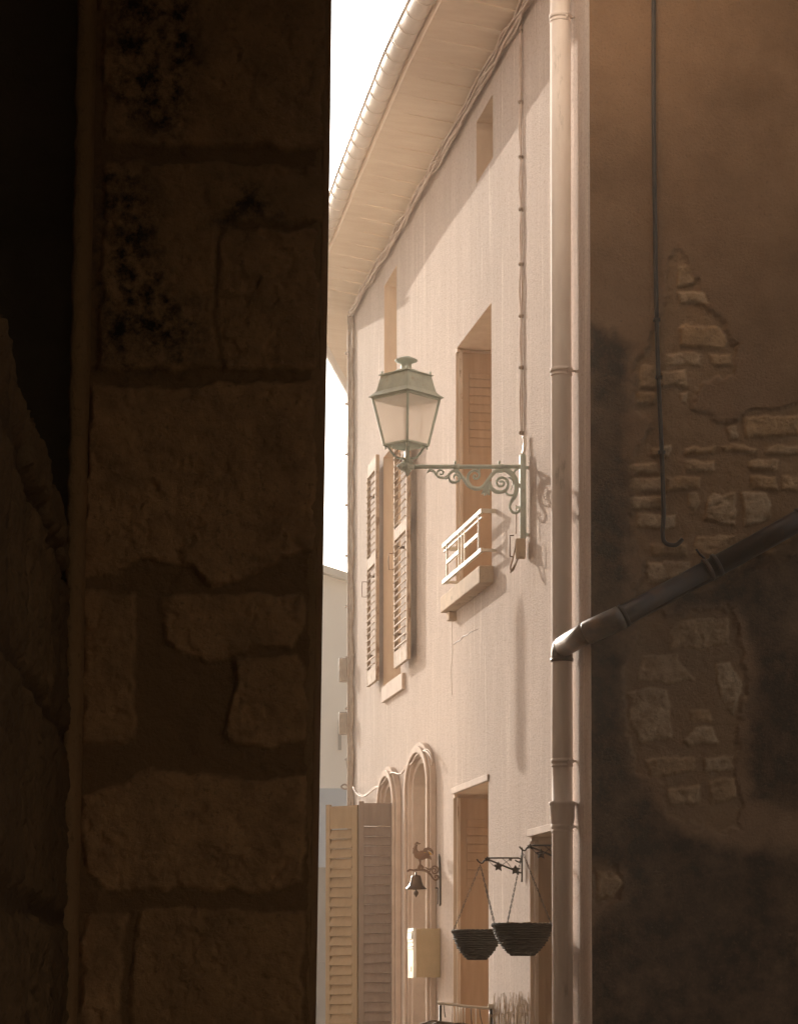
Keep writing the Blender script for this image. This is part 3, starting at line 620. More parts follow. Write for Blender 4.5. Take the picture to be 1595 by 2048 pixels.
# hanging leaf
for a in ((900, 545, 850, 620), (905, 550, 885, 640), (910, 550, 912, 632), (915, 545, 960, 632), (900, 540, 862, 575), (918, 530, 965, 590)): scroll(m, [(a[0], a[1]), ((a[0] + a[2]) / 2, (a[1] + a[3]) / 2), (a[2], a[3])], [44, 34, 5])
scroll(m, [(950, 480), (925, 510), (905, 560)], [40, 50, 40]); scroll(m, [(805, 255), (820, 285), (812, 310)], [10, 18, 12])
m.box(Q(840 + 1295 / 6.93, 970).x, xp, wy - .01, wy + .01, Q(900, 975).z, Q(900, 967).z)
obj('scrollwork', m, M['green'], lamp)
# hub
LX = Q(814, 933).x; Lc = Vector((LX, wy, 0)); m = MB()
zh = lambda y: Q(814, y).z
m.lathe(Lc, [(0.006, zh(952)), (.014, zh(949)), (.012, zh(947)), (.026, zh(943)), (.030, zh(940)), (.020, zh(938)), (.034, zh(933)), (.036, zh(928)), (.030, zh(922)), (.034, zh(920)), (.018, zh(915)), (.014, zh(900)), (.012, zh(888))], 18)
m.tube([(xl + .02, wy, za), (xl - .03, wy, za), (LX, wy, za)], [.019, .024, .026], 12)
m.lathe((LX, wy, za), [(.034, 0), (.034, .024), (.028, .028), (.028, .04), (.022, .046), (.016, .058), (.012, .06), (.004, .07)], 14, (-1, -.25, 0))
m.lathe((LX, wy, za), [(.026, 0), (.026, .034), (.018, .036), (.018, .042), (.008, .042), (.008, .046)], 14, (0.1, -1, 0))
for q in range(4):
    aa = q * math.pi / 2 + R(35); pts = [(math.cos(t) * (.016 * (1 - t / 9)) * 1.0, math.sin(t) * (.016 * (1 - t / 9))) for t in np.linspace(0, 6.5, 18)]
    m.tube([Vector((LX + .032 * math.cos(aa) + p[0], wy - .036 - 0 * p[1], za + .032 * math.sin(aa) + p[1])) for p in pts], .003, 5)
obj('hub', m, M['green'], lamp)
ROT = R(4 + 45) - R(45) + R(-41 + 45 + 41)                # one corner of the lantern points at the viewer
ROT = R(45 + 2.5)
CX = (Q(735, 795).x + Q(886, 793).x) / 2 + .004; LC = Vector((CX + .004, wy, 0))
LCc = Vector((Q(813, 800).x - .004, wy, 0)); k_s = 0.70710678
hs_rim = (Q(886, 795).x - Q(735, 795).x) / 2 * k_s; hs_t = (Q(876, 800).x - Q(741, 800).x) / 2 * k_s; hs_b = (Q(854, 890).x - Q(766, 890).x) / 2 * k_s
hs_r = (Q(858, 750).x - Q(758, 750).x) / 2 * k_s; hs_r2 = (Q(868, 778).x - Q(748, 778).x) / 2 * k_s
cz = lambda y: Q(812, y).z
# heights: side corners lie in the arm's plane
zrim = cz(794.5); zroof = cz(752); zbot = cz(890.5)
m = MB().square_lathe(LCc, [(hs_rim, zrim - .004), (hs_rim, zrim), (hs_r2 + .012, zrim + .022), (hs_r2, zrim + .036), (hs_r, zroof), (hs_r + .012, zroof + .001), (hs_r + .012, zroof + .007), (hs_r - .02, zroof + .012)], ROT)
lr = obj('lantern_roof', m, M['green'], lamp)
m = MB().lathe(LCc, [(.100 * 1.0, zroof + .008), (.094, zroof + .02), (.072, zroof + .034), (.045, zroof + .04), (.036, zroof + .042), (.036, cz(728)), (.042, cz(727)), (.044, cz(726)), (.072, cz(723)), (.076, cz(721)), (.050, cz(717)), (.030, cz(714)), (.012, cz(713))], 24)
obj('chimney_cap', m, M['green'], lr)
for q in range(4):
    a = ROT + math.pi / 4 + q * math.pi / 2; c = LCc + Vector((math.cos(a), math.sin(a), 0)) * (hs_r + .004) * math.sqrt(2) * .93
    obj('finial', MB().lathe(c, [(.004, zroof), (.004, zroof + .014), (.008, zroof + .018), (.008, zroof + .024), (.003, zroof + .03)], 8), M['green'], lr)
def corner(hs, q): a = ROT + math.pi / 4 + q * math.pi / 2; return LCc + Vector((math.cos(a), math.sin(a), 0)) * hs * math.sqrt(2)
m = MB()
for q in range(4):
    a = corner(hs_b, q) + Vector((0, 0, zbot)); b = corner(hs_t, q) + Vector((0, 0, zrim - .004)); a2 = corner(hs_b, q + 1) + Vector((0, 0, zbot)); b2 = corner(hs_t, q + 1) + Vector((0, 0, zrim - .012))
    cdir = (corner(1, q) - LCc).normalized(); m.bar(a, b, .017, .017, tuple(cdir)); m.bar(a, a2, .016, .014, (0, 0, 1)); m.bar(b - Vector((0, 0, .008)), b2, .014, .016, (0, 0, 1))
fr = obj('lantern_frame', m, M['green'], lamp, .0015)
for q in range(4):
    k = .965; a, b, c, d = corner(hs_b * k, q) + Vector((0, 0, zbot + .004)), corner(hs_b * k, q + 1) + Vector((0, 0, zbot + .004)), corner(hs_t * k, q + 1) + Vector((0, 0, zrim - .01)), corner(hs_t * k, q) + Vector((0, 0, zrim - .01))
    obj('pane', MB().add([a, b, c, d], [(0, 1, 2, 3)]), M['pane'], fr)
m = MB(); m.lathe(LCc, [(hs_b * .88, zbot - .006), (hs_b * .95, zbot - .006), (hs_b * .95, zbot + .002), (hs_b * .88, zbot + .002)], 24)
for q in range(4):
    c = corner(hs_b, q); pts = [c + (LCc - c) * .12 + Vector((0, 0, zbot - .006)), c + (LCc - c) * .22 + Vector((0, 0, zbot - .02)), c + (LCc - c) * .38 + Vector((0, 0, zbot - .055)), c + (LCc - c) * .6 + Vector((0, 0, zbot - .085)), LCc + Vector((0, 0, cz(917)))]
    m.tube(smooth_path(pts, 5), .0075, 8); m.lathe(c + (LCc - c) * .06, [(.004, zbot - .008), (.008, zbot - .012), (.005, zbot - .02), (.007, zbot - .026), (.002, zbot - .032)], 8)
    m.bar(corner(hs_b, q) + Vector((0, 0, zbot)), LCc + Vector((0, 0, zbot - .0)), .01, .006, (0, 0, 1))
obj('cradle', m, M['green'], lamp)
# junction box with looped cables under the post
tj = base; m = MB(); xj = Q(1036, 1095).x
m.box(Q(1030, 1090).x, Q(1050, 1090).x, wy - .03, wy + .05, Q(1040, 1116).z, Q(1040, 1078).z)
jb = thing('junction_box', (xj, wy, Q(1040, 1116).z), 'small weathered junction box with two drooping cable loops under the lantern post', 'junction box')
obj('box', m, M['stone_sill'], jb, .006)
m = MB().tube(smooth_path([Q(1031, 1080), Q(1029, 1100), Q(1024, 1120), Q(1020, 1136), Q(1024, 1142), Q(1030, 1130), Q(1034, 1118)], 5), .0055, 7)
m.tube(smooth_path([Q(1049, 1080), Q(1047, 1098), Q(1038, 1112), Q(1030, 1128), Q(1023, 1139), Q(1020, 1146)], 5), .0055, 7)
m.tube(smooth_path([Q(1031, 1068), Q(1032, 1040), Q(1031, 1010)], 4), .0035, 6)
obj('cable', m, M['cable'], jb)
m = MB()
for a, b in (((1019, 1071), (1019, 1113)), ((1019, 1071), (1027, 1071)), ((1019, 1113), (1025, 1113))): m.tube([Q(*a), Q(*b)], .004, 6)
obj('wire_bracket', m, M['rust'], jb)

# ================================================================ DOWNPIPES
tp = -1.41; npp = 0.085; pc = F(tp, npp, 0); r1 = 0.0625
print('PIPE px', 797.5 + pc.x / pc.y * 4839)
dp = thing('downpipe', (pc.x, pc.y, 0), 'thick pale painted drainpipe standing at the near end of the sunlit wall', 'drainpipe')
def pz(y): return pix(1125, y, pc.y).z
m = MB(); zz_ = [0.0, pz(1653), pz(1645), pz(1636), pz(1613), pz(1610), pz(1604), pz(1602.5), pz(1530), pz(1526), pz(1300), pz(750), pz(742), pz(735), pz(700), 8.45]
rr_ = [r1, r1 * 1.02, r1 * 1.14, r1 * 1.2, r1 * 1.22, r1 * 1.33, r1 * 1.33, r1, r1, r1 * 1.06, r1, r1, r1 * 1.05, r1, r1, r1]
m.tube([(pc.x, pc.y, z) for z in zz_], rr_, 28)
obj('pipe', m, M['pipe'], dp)
for y in (34, 741, 1522, 1653):
    c = MB(); z = pz(y); c.lathe((pc.x, pc.y, z), [(r1 + .002, -.014), (r1 + .007, -.012), (r1 + .007, .012), (r1 + .002, .014)], 28); c.lathe((pc.x, pc.y, z - .03), [(r1 + .001, -.008), (r1 + .004, -.006), (r1 + .004, .006), (r1 + .001, .008)], 28)
    a = Vector((pc.x + r1 * .55, pc.y - r1 * .85, z)); c.lathe(a, [(.008, -.012), (.012, 0), (.008, .014)], 8, (0, -1, 0)); c.tube([a + Vector((0, -.006, 0)), a + Vector((.002, -.012, -.03))], .005, 6)
    c.tube([(pc.x + r1, pc.y, z), F(tp, 0, z)], .008, 6)
    obj('collar', c, M['pipe'], dp)
# dark diagonal pipe running down to the elbow
dq = thing('diagonal_pipe', pix(1150, 1310, 14.2), 'dark weathered metal drainpipe sloping down across the shaded wall into the pale pipe', 'drainpipe')
e0_ = Vector((pc.x, pc.y, pix(1125, 1334, pc.y).z)); p1 = pix(1122, 1296, pc.y - .07); p2 = pix(1165, 1276, 14.02 + .10); p3 = pix(1238, 1236, 13.88); p4 = pix(1420, 1139, 13.90); p5 = pix(1660, 1006, 13.88)
p3.z = p3.z
m = MB(); r2 = .066
m.tube([p3 + (p4 - p3) * .0, p3 + (p4 - p3) * .02, p4, p4 + (p5 - p4) * .001, p5], [r2 * .96] * 5, 26); obj('pipe', m, M['dark_pipe'], dq)
Pk = Vector((pc.x, pc.y, pix(1124, 1294, pc.y).z)); pm = pix(1168, 1268, 13.98); dk = (pm - Pk).normalized(); A_ = Pk - Vector((0, 0, .05)); C_ = Pk + dk * .05
m = MB().tube([A_ - Vector((0, 0, .03))] + [A_ * (1 - t) ** 2 + Pk * 2 * t * (1 - t) + C_ * t * t for t in np.linspace(0, 1, 7)] + [C_.lerp(pm, .5), pm, pm.lerp(p3, .12)], r2, 26)
m.lathe(A_ - Vector((0, 0, .03)), [(r2, -.012), (r2 * 1.07, -.010), (r2 * 1.07, .010), (r2, .012)], 26); m.lathe(C_, [(r2, -.006), (r2 * 1.04, 0), (r2, .006)], 26, dk); obj('elbow', m, M['old_zinc'], dq)
m = MB().tube([pm.lerp(p3, .05), pm.lerp(p3, .08), p3, p3.lerp(p4, .015)], [r2, r2 * 1.09, r2 * 1.09, r2 * 1.09], 26); obj('sleeve', m, M['old_zinc'], dq)
for f in (0.02, .42, .46, .86):
    q = p3.lerp(p5, f); d = (p5 - p3).normalized(); obj('ring', MB().lathe(q, [(r2, -.012), (r2 * 1.08, -.008), (r2 * 1.08, .008), (r2, .012)], 26, d), M['dark_pipe'], dq)
q = p3.lerp(p5, .42); obj('hook', MB().tube([q + Vector((-.02, -.02, .06)), q + Vector((-.05, -.02, .085)), q + Vector((-.07, .0, .12))], .007, 6), M['dark_pipe'], dq)

# ================================================================ SHADED GABLE WALL ON THE RIGHT
YG = 14.02
gable = thing('shaded_gable', (3.2, YG + 1, 0), 'dark shaded plaster wall with patches of bare rubble stone on the right', 'house')
XG0 = pix(1180, 1024, YG).x; gz0 = 0.3; gW = 2.05; gH = 7.8
def G(poly): return [((lambda p: (p.x - XG0, p.z - gz0))(pix(x, y, YG))) for x, y in poly]
stones = [[(1352, 530), (1380, 530), (1390, 572), (1350, 576)], [(1348, 580), (1410, 585), (1420, 610), (1360, 612)], [(1355, 655), (1375, 648), (1435, 650), (1460, 680), (1455, 700), (1358, 698)],
 [(1325, 706), (1400, 706), (1402, 735), (1330, 732)], [(1412, 705), (1462, 702), (1468, 733), (1420, 735)], [(1280, 725), (1312, 728), (1312, 778), (1270, 775)], [(1318, 738), (1375, 738), (1372, 772), (1320, 775)],
 [(1264, 780), (1310, 780), (1308, 808), (1266, 810)], [(1352, 782), (1376, 776), (1372, 810), (1354, 808)], [(1450, 850), (1475, 845), (1478, 880), (1455, 885)], [(1482, 832), (1600, 828), (1600, 875), (1485, 878)],
 [(1530, 890), (1610, 888), (1610, 912), (1525, 912)], [(1360, 893), (1440, 893), (1430, 910), (1362, 912)], [(1365, 915), (1430, 920), (1432, 945), (1370, 945)], [(1410, 1000), (1425, 983), (1468, 984), (1470, 1050), (1440, 1055), (1403, 1045)],
 [(1476, 984), (1530, 985), (1543, 1010), (1540, 1040), (1480, 1055)], [(1372, 985), (1395, 985), (1400, 1010), (1385, 1035), (1372, 1015)], [(1290, 1125), (1380, 1122), (1385, 1155), (1292, 1172)], [(1300, 1085), (1370, 1085), (1375, 1115), (1298, 1118)],
 [(1390, 1072), (1470, 1068), (1460, 1110), (1380, 1115)], [(1490, 920), (1560, 918), (1560, 945), (1495, 945)], [(1442, 888), (1515, 892), (1510, 912), (1445, 908)],
 [(1330, 1270), (1360, 1240), (1458, 1228), (1462, 1290), (1400, 1303), (1335, 1300)], [(1275, 1305), (1355, 1305), (1360, 1330), (1400, 1365), (1270, 1368)], [(1250, 1378), (1340, 1372), (1345, 1480), (1280, 1490), (1252, 1440)],
 [(1362, 1480), (1395, 1450), (1425, 1450), (1440, 1490), (1375, 1495)], [(1425, 1325), (1460, 1322), (1485, 1370), (1470, 1440), (1440, 1400)], [(1282, 1512), (1390, 1510), (1395, 1545), (1300, 1560)], [(1400, 1515), (1465, 1512), (1470, 1545), (1405, 1550)],
 [(1330, 1575), (1400, 1570), (1400, 1610), (1335, 1615)], [(1410, 1560), (1470, 1555), (1475, 1600), (1415, 1610)], [(1192, 1740), (1222, 1735), (1244, 1765), (1230, 1798), (1192, 1806)], [(1565, 1858), (1640, 1850), (1640, 1930), (1568, 1925)]]
bare = [[(1350, 500), (1330, 560), (1316, 640), (1270, 735), (1262, 808), (1300, 850), (1268, 920), (1262, 1060), (1285, 1130), (1255, 1210), (1420, 1170), (1640, 1090), (1640, 800), (1480, 826), (1450, 845), (1380, 820), (1400, 760), (1470, 745), (1468, 690), (1440, 645), (1405, 600), (1375, 520)],
 [(1285, 1232), (1462, 1218), (1492, 1370), (1482, 1450), (1470, 1560), (1484, 1660), (1430, 1668), (1330, 1624), (1322, 1570), (1276, 1540), (1246, 1430), (1242, 1370), (1262, 1300)],
 [(1188, 1732), (1226, 1728), (1250, 1765), (1236, 1802), (1188, 1812)],]
shade_patch = [[(1170, 640), (1215, 655), (1255, 690), (1262, 800), (1250, 900), (1262, 1060), (1250, 1200), (1290, 1180), (1480, 1120), (1640, 1030), (1640, 1640), (1500, 1600), (1500, 1450), (1500, 1300), (1470, 1215), (1280, 1225), (1238, 1370), (1240, 1450), (1275, 1560), (1330, 1640), (1440, 1690), (1500, 1700), (1640, 1680), (1640, 2120), (1170, 2120), (1180, 1850), (1250, 1800), (1250, 1740), (1170, 1720)]]  # dark fall-off painted into the plaster colour as soft patches
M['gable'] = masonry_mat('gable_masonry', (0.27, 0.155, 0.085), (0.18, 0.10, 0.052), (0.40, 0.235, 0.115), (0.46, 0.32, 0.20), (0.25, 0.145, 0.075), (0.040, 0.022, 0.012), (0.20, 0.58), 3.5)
def inpoly(p, poly):
    c = False; n = len(poly)
    for i in range(n):
        (x1, y1), (x2, y2) = poly[i], poly[(i + 1) % n]
        if (y1 > p[1]) != (y2 > p[1]) and p[0] < (x2 - x1) * (p[1] - y1) / (y2 - y1) + x1: c = not c
    return c
rs = random.Random(17); extra_st = []
for bp_ in bare:                                          # packed rubble between the larger stones
    y = min(q[1] for q in bp_) + 6
    while y < max(q[1] for q in bp_):
        hgt = rs.uniform(24, 42); x = min(q[0] for q in bp_) + rs.uniform(-10, 10)
        while x < max(q[0] for q in bp_):
            wd = rs.uniform(36, 95); g_ = 2.5; j = lambda: rs.uniform(-4, 4)
            poly = [(x + g_ + j(), y + g_ + j() * .5), (x + wd * .5, y + g_ + j() * .6), (x + wd - g_ + j(), y + g_ + j() * .5), (x + wd - g_ + j() * .5, y + hgt * .5), (x + wd - g_ + j(), y + hgt - g_ + j() * .5), (x + wd * .4, y + hgt - g_ + j() * .6), (x + g_ + j(), y + hgt - g_ + j() * .5)]
            tests = poly + [(x + wd / 2, y + hgt / 2)]
            if all(inpoly(t_, bp_) for t_ in tests[-1:]) and sum(inpoly(t_, bp_) for t_ in tests) > 5 and not any(inpoly(t_, q) for q in stones for t_ in tests) and not any(inpoly(v_, poly) for q in stones for v_ in q) and rs.random() < .7: extra_st.append(poly)
            x += wd
        y += hgt
stones = stones + extra_st
relief('wall_face', M['gable'], gable, (XG0, YG, gz0), (1, 0, 0), (0, -1, 0), gW, gH, 0.0085, [G(p) for p in stones], [G(p) for p in bare], [G(p) for p in shade_patch], 0.016, 0.013, 0.008, 3, edge=0.018)
m = MB(); m.box(XG0, 7, YG + .05, 22, 0, 8.2); m.box(XG0 + gW, 7, YG, YG + .049, 0, 8.2); m.box(XG0, XG0 + gW, YG, YG + .049, 0, gz0); m.box(XG0, XG0 + gW, YG, YG + .049, gz0 + gH, 8.2)
obj('wall', m, M['passage'], gable)
# dark cable down the shaded wall
m = MB(); cp = [(1306, -60), (1306, 200), (1308, 400), (1312, 640), (1316, 760), (1322, 900), (1326, 1020), (1324, 1068), (1330, 1086), (1350, 1090), (1364, 1078)]
m.tube(smooth_path([pix(x, y, YG - .035) for x, y in cp], 6), .013, 8)
wc = obj('wall_cable', m, M['iron']); tag(wc, 'black cable hanging down the shaded wall and hooking round at its foot', 'cable')
for x, y in ((1312, 640), (1316, 755), (1322, 905)): p = pix(x, y, YG - .03); obj('clip', MB().box(p.x - .02, p.x + .02, YG - .052, YG - .02, p.z - .008, p.z + .008), M['iron'], wc)

# ================================================================ STONE PILLAR ON THE LEFT
YP0 = 6.0
pil = thing('stone_pillar', (-.52, YP0 + .5, 0), 'massive dark pier of old stone blocks filling the left foreground', 'pillar')
pb_ = pix(619, 2048, YP0); ptp = pix(652, 0, YP0); XL0 = pix(150, 2048, YP0).x; XLt = pix(190, 0, YP0).x; pz0 = 0.0; pH = 6.83; pW = pb_.x - XL0
def PLx(z): return float(np.interp(z, [pb_.z, ptp.z], [XL0, XLt]))
def PRx(z): return float(np.interp(z, [pb_.z, ptp.z], [pb_.x, ptp.x]))
def Pp(poly):
    out = []
    for x, y in poly: p = pix(x, y, YP0); out.append(((p.x - PLx(p.z)) / (PRx(p.z) - PLx(p.z)) * pW, p.z - pz0))
    return out
ps = [[(197, -200), (655, -200), (655, 300), (200, 290)], [(206, 322), (652, 325), (646, 450), (436, 452), (436, 738), (192, 740)], [(440, 458), (644, 458), (638, 745), (440, 745)],
 [(180, 768), (640, 765), (632, 1110), (560, 1125), (480, 1165), (420, 1180), (380, 1140), (300, 1120), (240, 1150), (158, 1162)], [(162, 1178), (278, 1178), (272, 1490), (158, 1495)],
 [(320, 1210), (370, 1192), (450, 1190), (610, 1188), (620, 1260), (590, 1300), (470, 1310), (420, 1330), (330, 1280)], [(470, 1316), (600, 1310), (618, 1340), (612, 1490), (480, 1500), (445, 1480)],
 [(165, 1590), (220, 1560), (300, 1530), (420, 1540), (520, 1560), (615, 1550), (610, 1770), (500, 1790), (380, 1785), (200, 1790), (165, 1740)], [(165, 1825), (250, 1828), (248, 2250), (160, 2250)], [(264, 1818), (612, 1815), (622, 2250), (262, 2250)]]
pg = [[(215, -50), (380, -50), (420, 120), (360, 280), (215, 270)], [(195, 320), (290, 330), (310, 520), (380, 600), (400, 735), (190, 735)], [(430, 350), (560, 400), (570, 450), (420, 450)]]
M['pier'] = masonry_mat('pier_stone', (0.42, 0.21, 0.08), (0.33, 0.165, 0.06), (0.58, 0.285, 0.11), (0.47, 0.23, 0.085), (0.27, 0.13, 0.048), (0.03, 0.018, 0.01), (0.42, 0.60), 24)
gx = lambda X, Z: X + (np.interp(Z + pz0, [pb_.z, ptp.z, 7], [XL0, XLt, XLt + .01]) - XL0) * (1 - X / pW) + (np.interp(Z + pz0, [pb_.z, ptp.z, 7], [pb_.x, ptp.x, ptp.x + .01]) - pb_.x) * (X / pW)
relief('front', M['pier'], pil, (XL0, YP0, pz0), (1, 0, 0), (0, -1, 0), pW, pH, 0.006, [Pp(p) for p in ps], [[(-1, -1), (5, -1), (5, 9), (-1, 9)]], [Pp(p) for p in pg], 0.0, 0.014, 0.010, 9, edge=0.009, shape=gx)
m = MB()                                                  # rough right-hand arris and side, left-hand jamb
rs = random.Random(4); nz_ = 260; vs = []; fs = []
ed = [(0, 0.0, 0.03), (0.006, 0.0, -.012), (0.0, .0, .06), (0, 0, .95)]
for i in range(nz_ + 1):
    z = pH * i / nz_; e = rs.uniform(-.0035, .0035) + .004 * math.sin(z * 5) ; x = PRx(z) if z <= 4.4 else PRx(4.4)
    vs += [(x - .03, YP0 - .012 + .02, z), (x - .004 + e, YP0 - .006 + rs.uniform(-.003, .003), z), (x + .006 + e, YP0 + .03, z), (x + .006 + e * .6, YP0 + .12, z), (x - .01, YP0 + .75, z)]
for i in range(nz_):
    for k in range(4): fs.append((i * 5 + k, i * 5 + k + 1, (i + 1) * 5 + k + 1, (i + 1) * 5 + k))
m.add(vs, fs, True); m.add([(XL0 - .02, YP0 + .75, 0), (-.262, YP0 + .75, 0), (-.22, YP0 + .75, pH), (XLt - .02, YP0 + .75, pH)], [(3, 2, 1, 0)])
obj('side', m, M['pier'], pil)
# left jamb: slightly proud chamfered strip catching light
vs = []; fs = []; m = MB()
for i in range(nz_ + 1):
    z = pH * i / nz_; x = PLx(min(z, 4.4)); e = rs.uniform(-.003, .003)
    vs += [(x - .036 + e, YP0 - .06, z), (x - .030 + e, YP0 - .075 + e, z), (x - .004, YP0 - .07 + e, z), (x + .006, YP0 - .03, z), (x + .006, YP0 + .02, z)]
for i in range(nz_):
    for k in range(4): fs.append((i * 5 + k, i * 5 + k + 1, (i + 1) * 5 + k + 1, (i + 1) * 5 + k))
m.add(vs, fs, True); obj('jamb', m, M['pier'], pil)

# ================================================================ PASSAGE THE PHOTOGRAPHER STANDS IN
# receding rubble wall on the far left, lower part only; above it a dark opening
lw = thing('passage_wall', (-.8, 3, 0), 'rough streaked stone wall receding along the far left edge', 'wall')
Pa = Vector((-.60, 2.6, 0)); Pb = Vector((XL0 - .03, YP0 - .03, 0)); exl = (Pb - Pa).normalized(); enl = Vector((exl.y, -exl.x, 0)); LL = (Pb - Pa).length
ls = []; z = -.02
for hgt in (.5, .42, .48, .36, .45, .4, .3):
    x = random.uniform(-.3, 0)
    while x < LL:
        wd = random.uniform(.35, .8); ls.append([(x + .012, z + .012), (x + wd - .012, z + .012), (x + wd - .012, z + hgt - .012), (x + .012, z + hgt - .012)]); x += wd
    z += hgt
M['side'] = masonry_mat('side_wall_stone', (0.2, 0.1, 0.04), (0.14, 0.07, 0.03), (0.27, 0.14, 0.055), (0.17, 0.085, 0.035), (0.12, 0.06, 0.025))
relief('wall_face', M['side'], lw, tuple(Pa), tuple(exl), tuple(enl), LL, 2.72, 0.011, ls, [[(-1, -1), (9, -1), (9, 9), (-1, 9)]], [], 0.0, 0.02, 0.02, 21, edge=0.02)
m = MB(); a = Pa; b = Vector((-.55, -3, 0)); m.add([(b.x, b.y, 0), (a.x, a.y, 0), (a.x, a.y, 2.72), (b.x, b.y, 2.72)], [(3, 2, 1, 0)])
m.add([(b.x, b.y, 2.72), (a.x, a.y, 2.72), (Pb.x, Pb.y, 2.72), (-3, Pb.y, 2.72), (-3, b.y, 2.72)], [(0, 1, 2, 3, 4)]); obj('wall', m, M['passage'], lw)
pas = thing('passage_enclosure', (0, 3, 0), 'unseen dark house over the passage, added to cut the sky light', 'house')
CZ = 6.85; YE = 12.25; m = MB()
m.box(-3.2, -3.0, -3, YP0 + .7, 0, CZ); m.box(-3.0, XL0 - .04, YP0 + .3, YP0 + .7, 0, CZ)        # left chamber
m.box(2.5, 2.7, 3.4, YE, 0, CZ); m.box(2.5, 2.7, -3, -1, 0, CZ); m.box(2.5, 2.7, -1, 3.4, 5.0, CZ); m.box(-3.2, -.56, -3.2, -3.0, 0, CZ); m.box(1.9, 2.7, -3.2, -3.0, 0, CZ); m.box(-.56, 1.9, -3.2, -3.0, 4.6, CZ)                                # unseen right and back walls of the added enclosure; openings added to light the pier
m.box(-3.2, 2.7, -3.2, YE - .02, CZ, 11.6)                                                                    # unseen mass above, added to cut the sky light
obj('wall', m, M['passage'], pas)  # unseen walls of the added enclosure
obj('front', MB().box(-3.2, 2.7, YE - .019, YE, CZ + .25, 11.6), M['far_wall'], pas)  # unseen cream front, added to bounce sunlight onto the gable top
for k in range(9): y = -2.2 + k * 1.5; obj('added_beam', MB().box(-3, 2.14, y, y + .16, CZ - .16, CZ - .003), M['timber'], pas)

oh = thing('opposite_blocker', (-3, 12, 0), 'unseen house added behind the stone pier to block the low sun', 'house')  # added out of view to keep sun off the air before the gable
m = MB(); m.box(-5, -1.2, YP0 + .8, 17.0, 0, 7.4); obj('wall', m, M['far_wall'], oh)  # unseen wall of the added blocker
m = MB().hexa([(-5, YP0 + .8, 7.4), (-1.1, YP0 + .8, 7.4), (-1.1, 17.1, 7.4), (-5, 17.1, 7.4), (-5, YP0 + .8, 8.4), (-4.9, YP0 + .8, 8.4), (-4.9, 17.1, 8.4), (-5, 17.1, 8.4)]); obj('roof', m, M['tile'], oh)  # unseen roof of the added blocker

# ================================================================ FAR HOUSE CLOSING THE STREET
YF = 38.0
fz = lambda y: pix(660, y, YF).z
fh = thing('far_house', (-1, YF + 3, 0), 'pale hazy house closing the far end of the street with a sloping roof edge', 'house')
xa, xb = -4.5, 2.5; zr1, zr2 = fz(1135), pix(700, 1152, YF).z; xs1, xs2 = pix(650, 1135, YF).x, pix(700, 1152, YF).x
sl = (zr2 - zr1) / (xs2 - xs1); zA = zr1 + sl * (xa - xs1); zB = zr1 + sl * (xb - xs1)
m = MB().hexa([(xa, YF, fz(1577)), (xb, YF, fz(1577)), (xb, YF + 7, fz(1577)), (xa, YF + 7, fz(1577)), (xa, YF, zA - .1), (xb, YF, zB - .1), (xb, YF + 7, zB - .1), (xa, YF + 7, zA - .1)])
obj('wall', m, M['far_wall'], fh)
m = MB().hexa([(xa - .2, YF - .25, zA - .12), (xb + .2, YF - .25, zB - .12), (xb + .2, YF + 7, zB - .12), (xa - .2, YF + 7, zA - .12), (xa - .2, YF - .25, zA), (xb + .2, YF - .25, zB), (xb + .2, YF + 7, zB), (xa - .2, YF + 7, zA)])
obj('roof', m, M['far_low'], fh)
obj('fascia', MB().box(xa, xb, YF - .06, YF + 7, fz(1735), fz(1577) - .002), M['far_band'], fh)
m = MB().box(xa, xb, YF - .03, YF + 7, fz(1925) + .002, fz(1735) - .002); obj('shopfront', m, M['far_low'], fh)
obj('plinth', MB().box(xa, xb, YF - .12, YF + 7, 0, fz(1925)), M['far_low'], fh)
m = MB().box(pix(676, 1500, YF).x, pix(682, 1500, YF).x, YF - .05, YF - .002, fz(1500), fz(1440)); obj('window', m, M['far_low'], fh)

# ================================================================ ROOSTER BELL
YB = F(tz(879, 1760)[0], 0, 0).y - .05; q0 = tz(879, 1760)
def QB(x, y, dy=0): return pix(x, y, YB + dy)
kb = (QB(901, 1700) - QB(900, 1700)).x
bell = thing('rooster_bell', QB(879, 1812), 'dark bronze door bell under a painted iron rooster bracket beside the arched doorway', 'bell')
m = MB().tube([QB(877.5, 1708), QB(878, 1714), QB(880, 1760), QB(880, 1808), QB(879, 1812)], [.004, .009, .010, .009, .005], 8); m.tube([QB(875, 1776), QB(875, 1808)], .004, 6); m.tube([QB(875, 1776), QB(870, 1776)], .006, 6); obj('wall_plate', m, M['iron'], bell)
Ob = QB(800, 1660); kz = kb / 12.05
def bs(mb, pts, ww, th=.012, m3=True):
    P2 = smooth_path([(u * kz, -v * kz, 0) for u, v in pts], 6); n = len(P2); wl = [float(np.interp(i / (n - 1), np.linspace(0, 1, len(ww)), ww)) * kz for i in range(n)]
    mb.ribbon([(p.x, p.y) for p in P2], wl, th, Ob, ex, ez, ey)
m = MB()
bs(m, [(195, 985), (240, 960), (330, 975), (430, 960), (560, 970), (660, 1010), (720, 1070), (790, 1170), (850, 1210), (910, 1170), (900, 1110), (850, 1100), (830, 1140), (860, 1160)], [60, 40, 60, 70, 60, 40, 40, 40, 36, 30, 26])
bs(m, [(700, 1010), (745, 930), (810, 880), (880, 900), (910, 970), (870, 1040), (800, 1050), (760, 990), (790, 930), (840, 950), (850, 990), (815, 1000)], [40, 40, 40, 40, 36, 30, 26, 24])
bs(m, [(900, 970), (950, 980)], [40, 40]); bs(m, [(900, 1180), (950, 1170)], [36, 36]); bs(m, [(430, 950), (480, 870), (560, 920)], [50, 90, 50]); bs(m, [(600, 900), (680, 950), (720, 920)], [26, 40, 20])
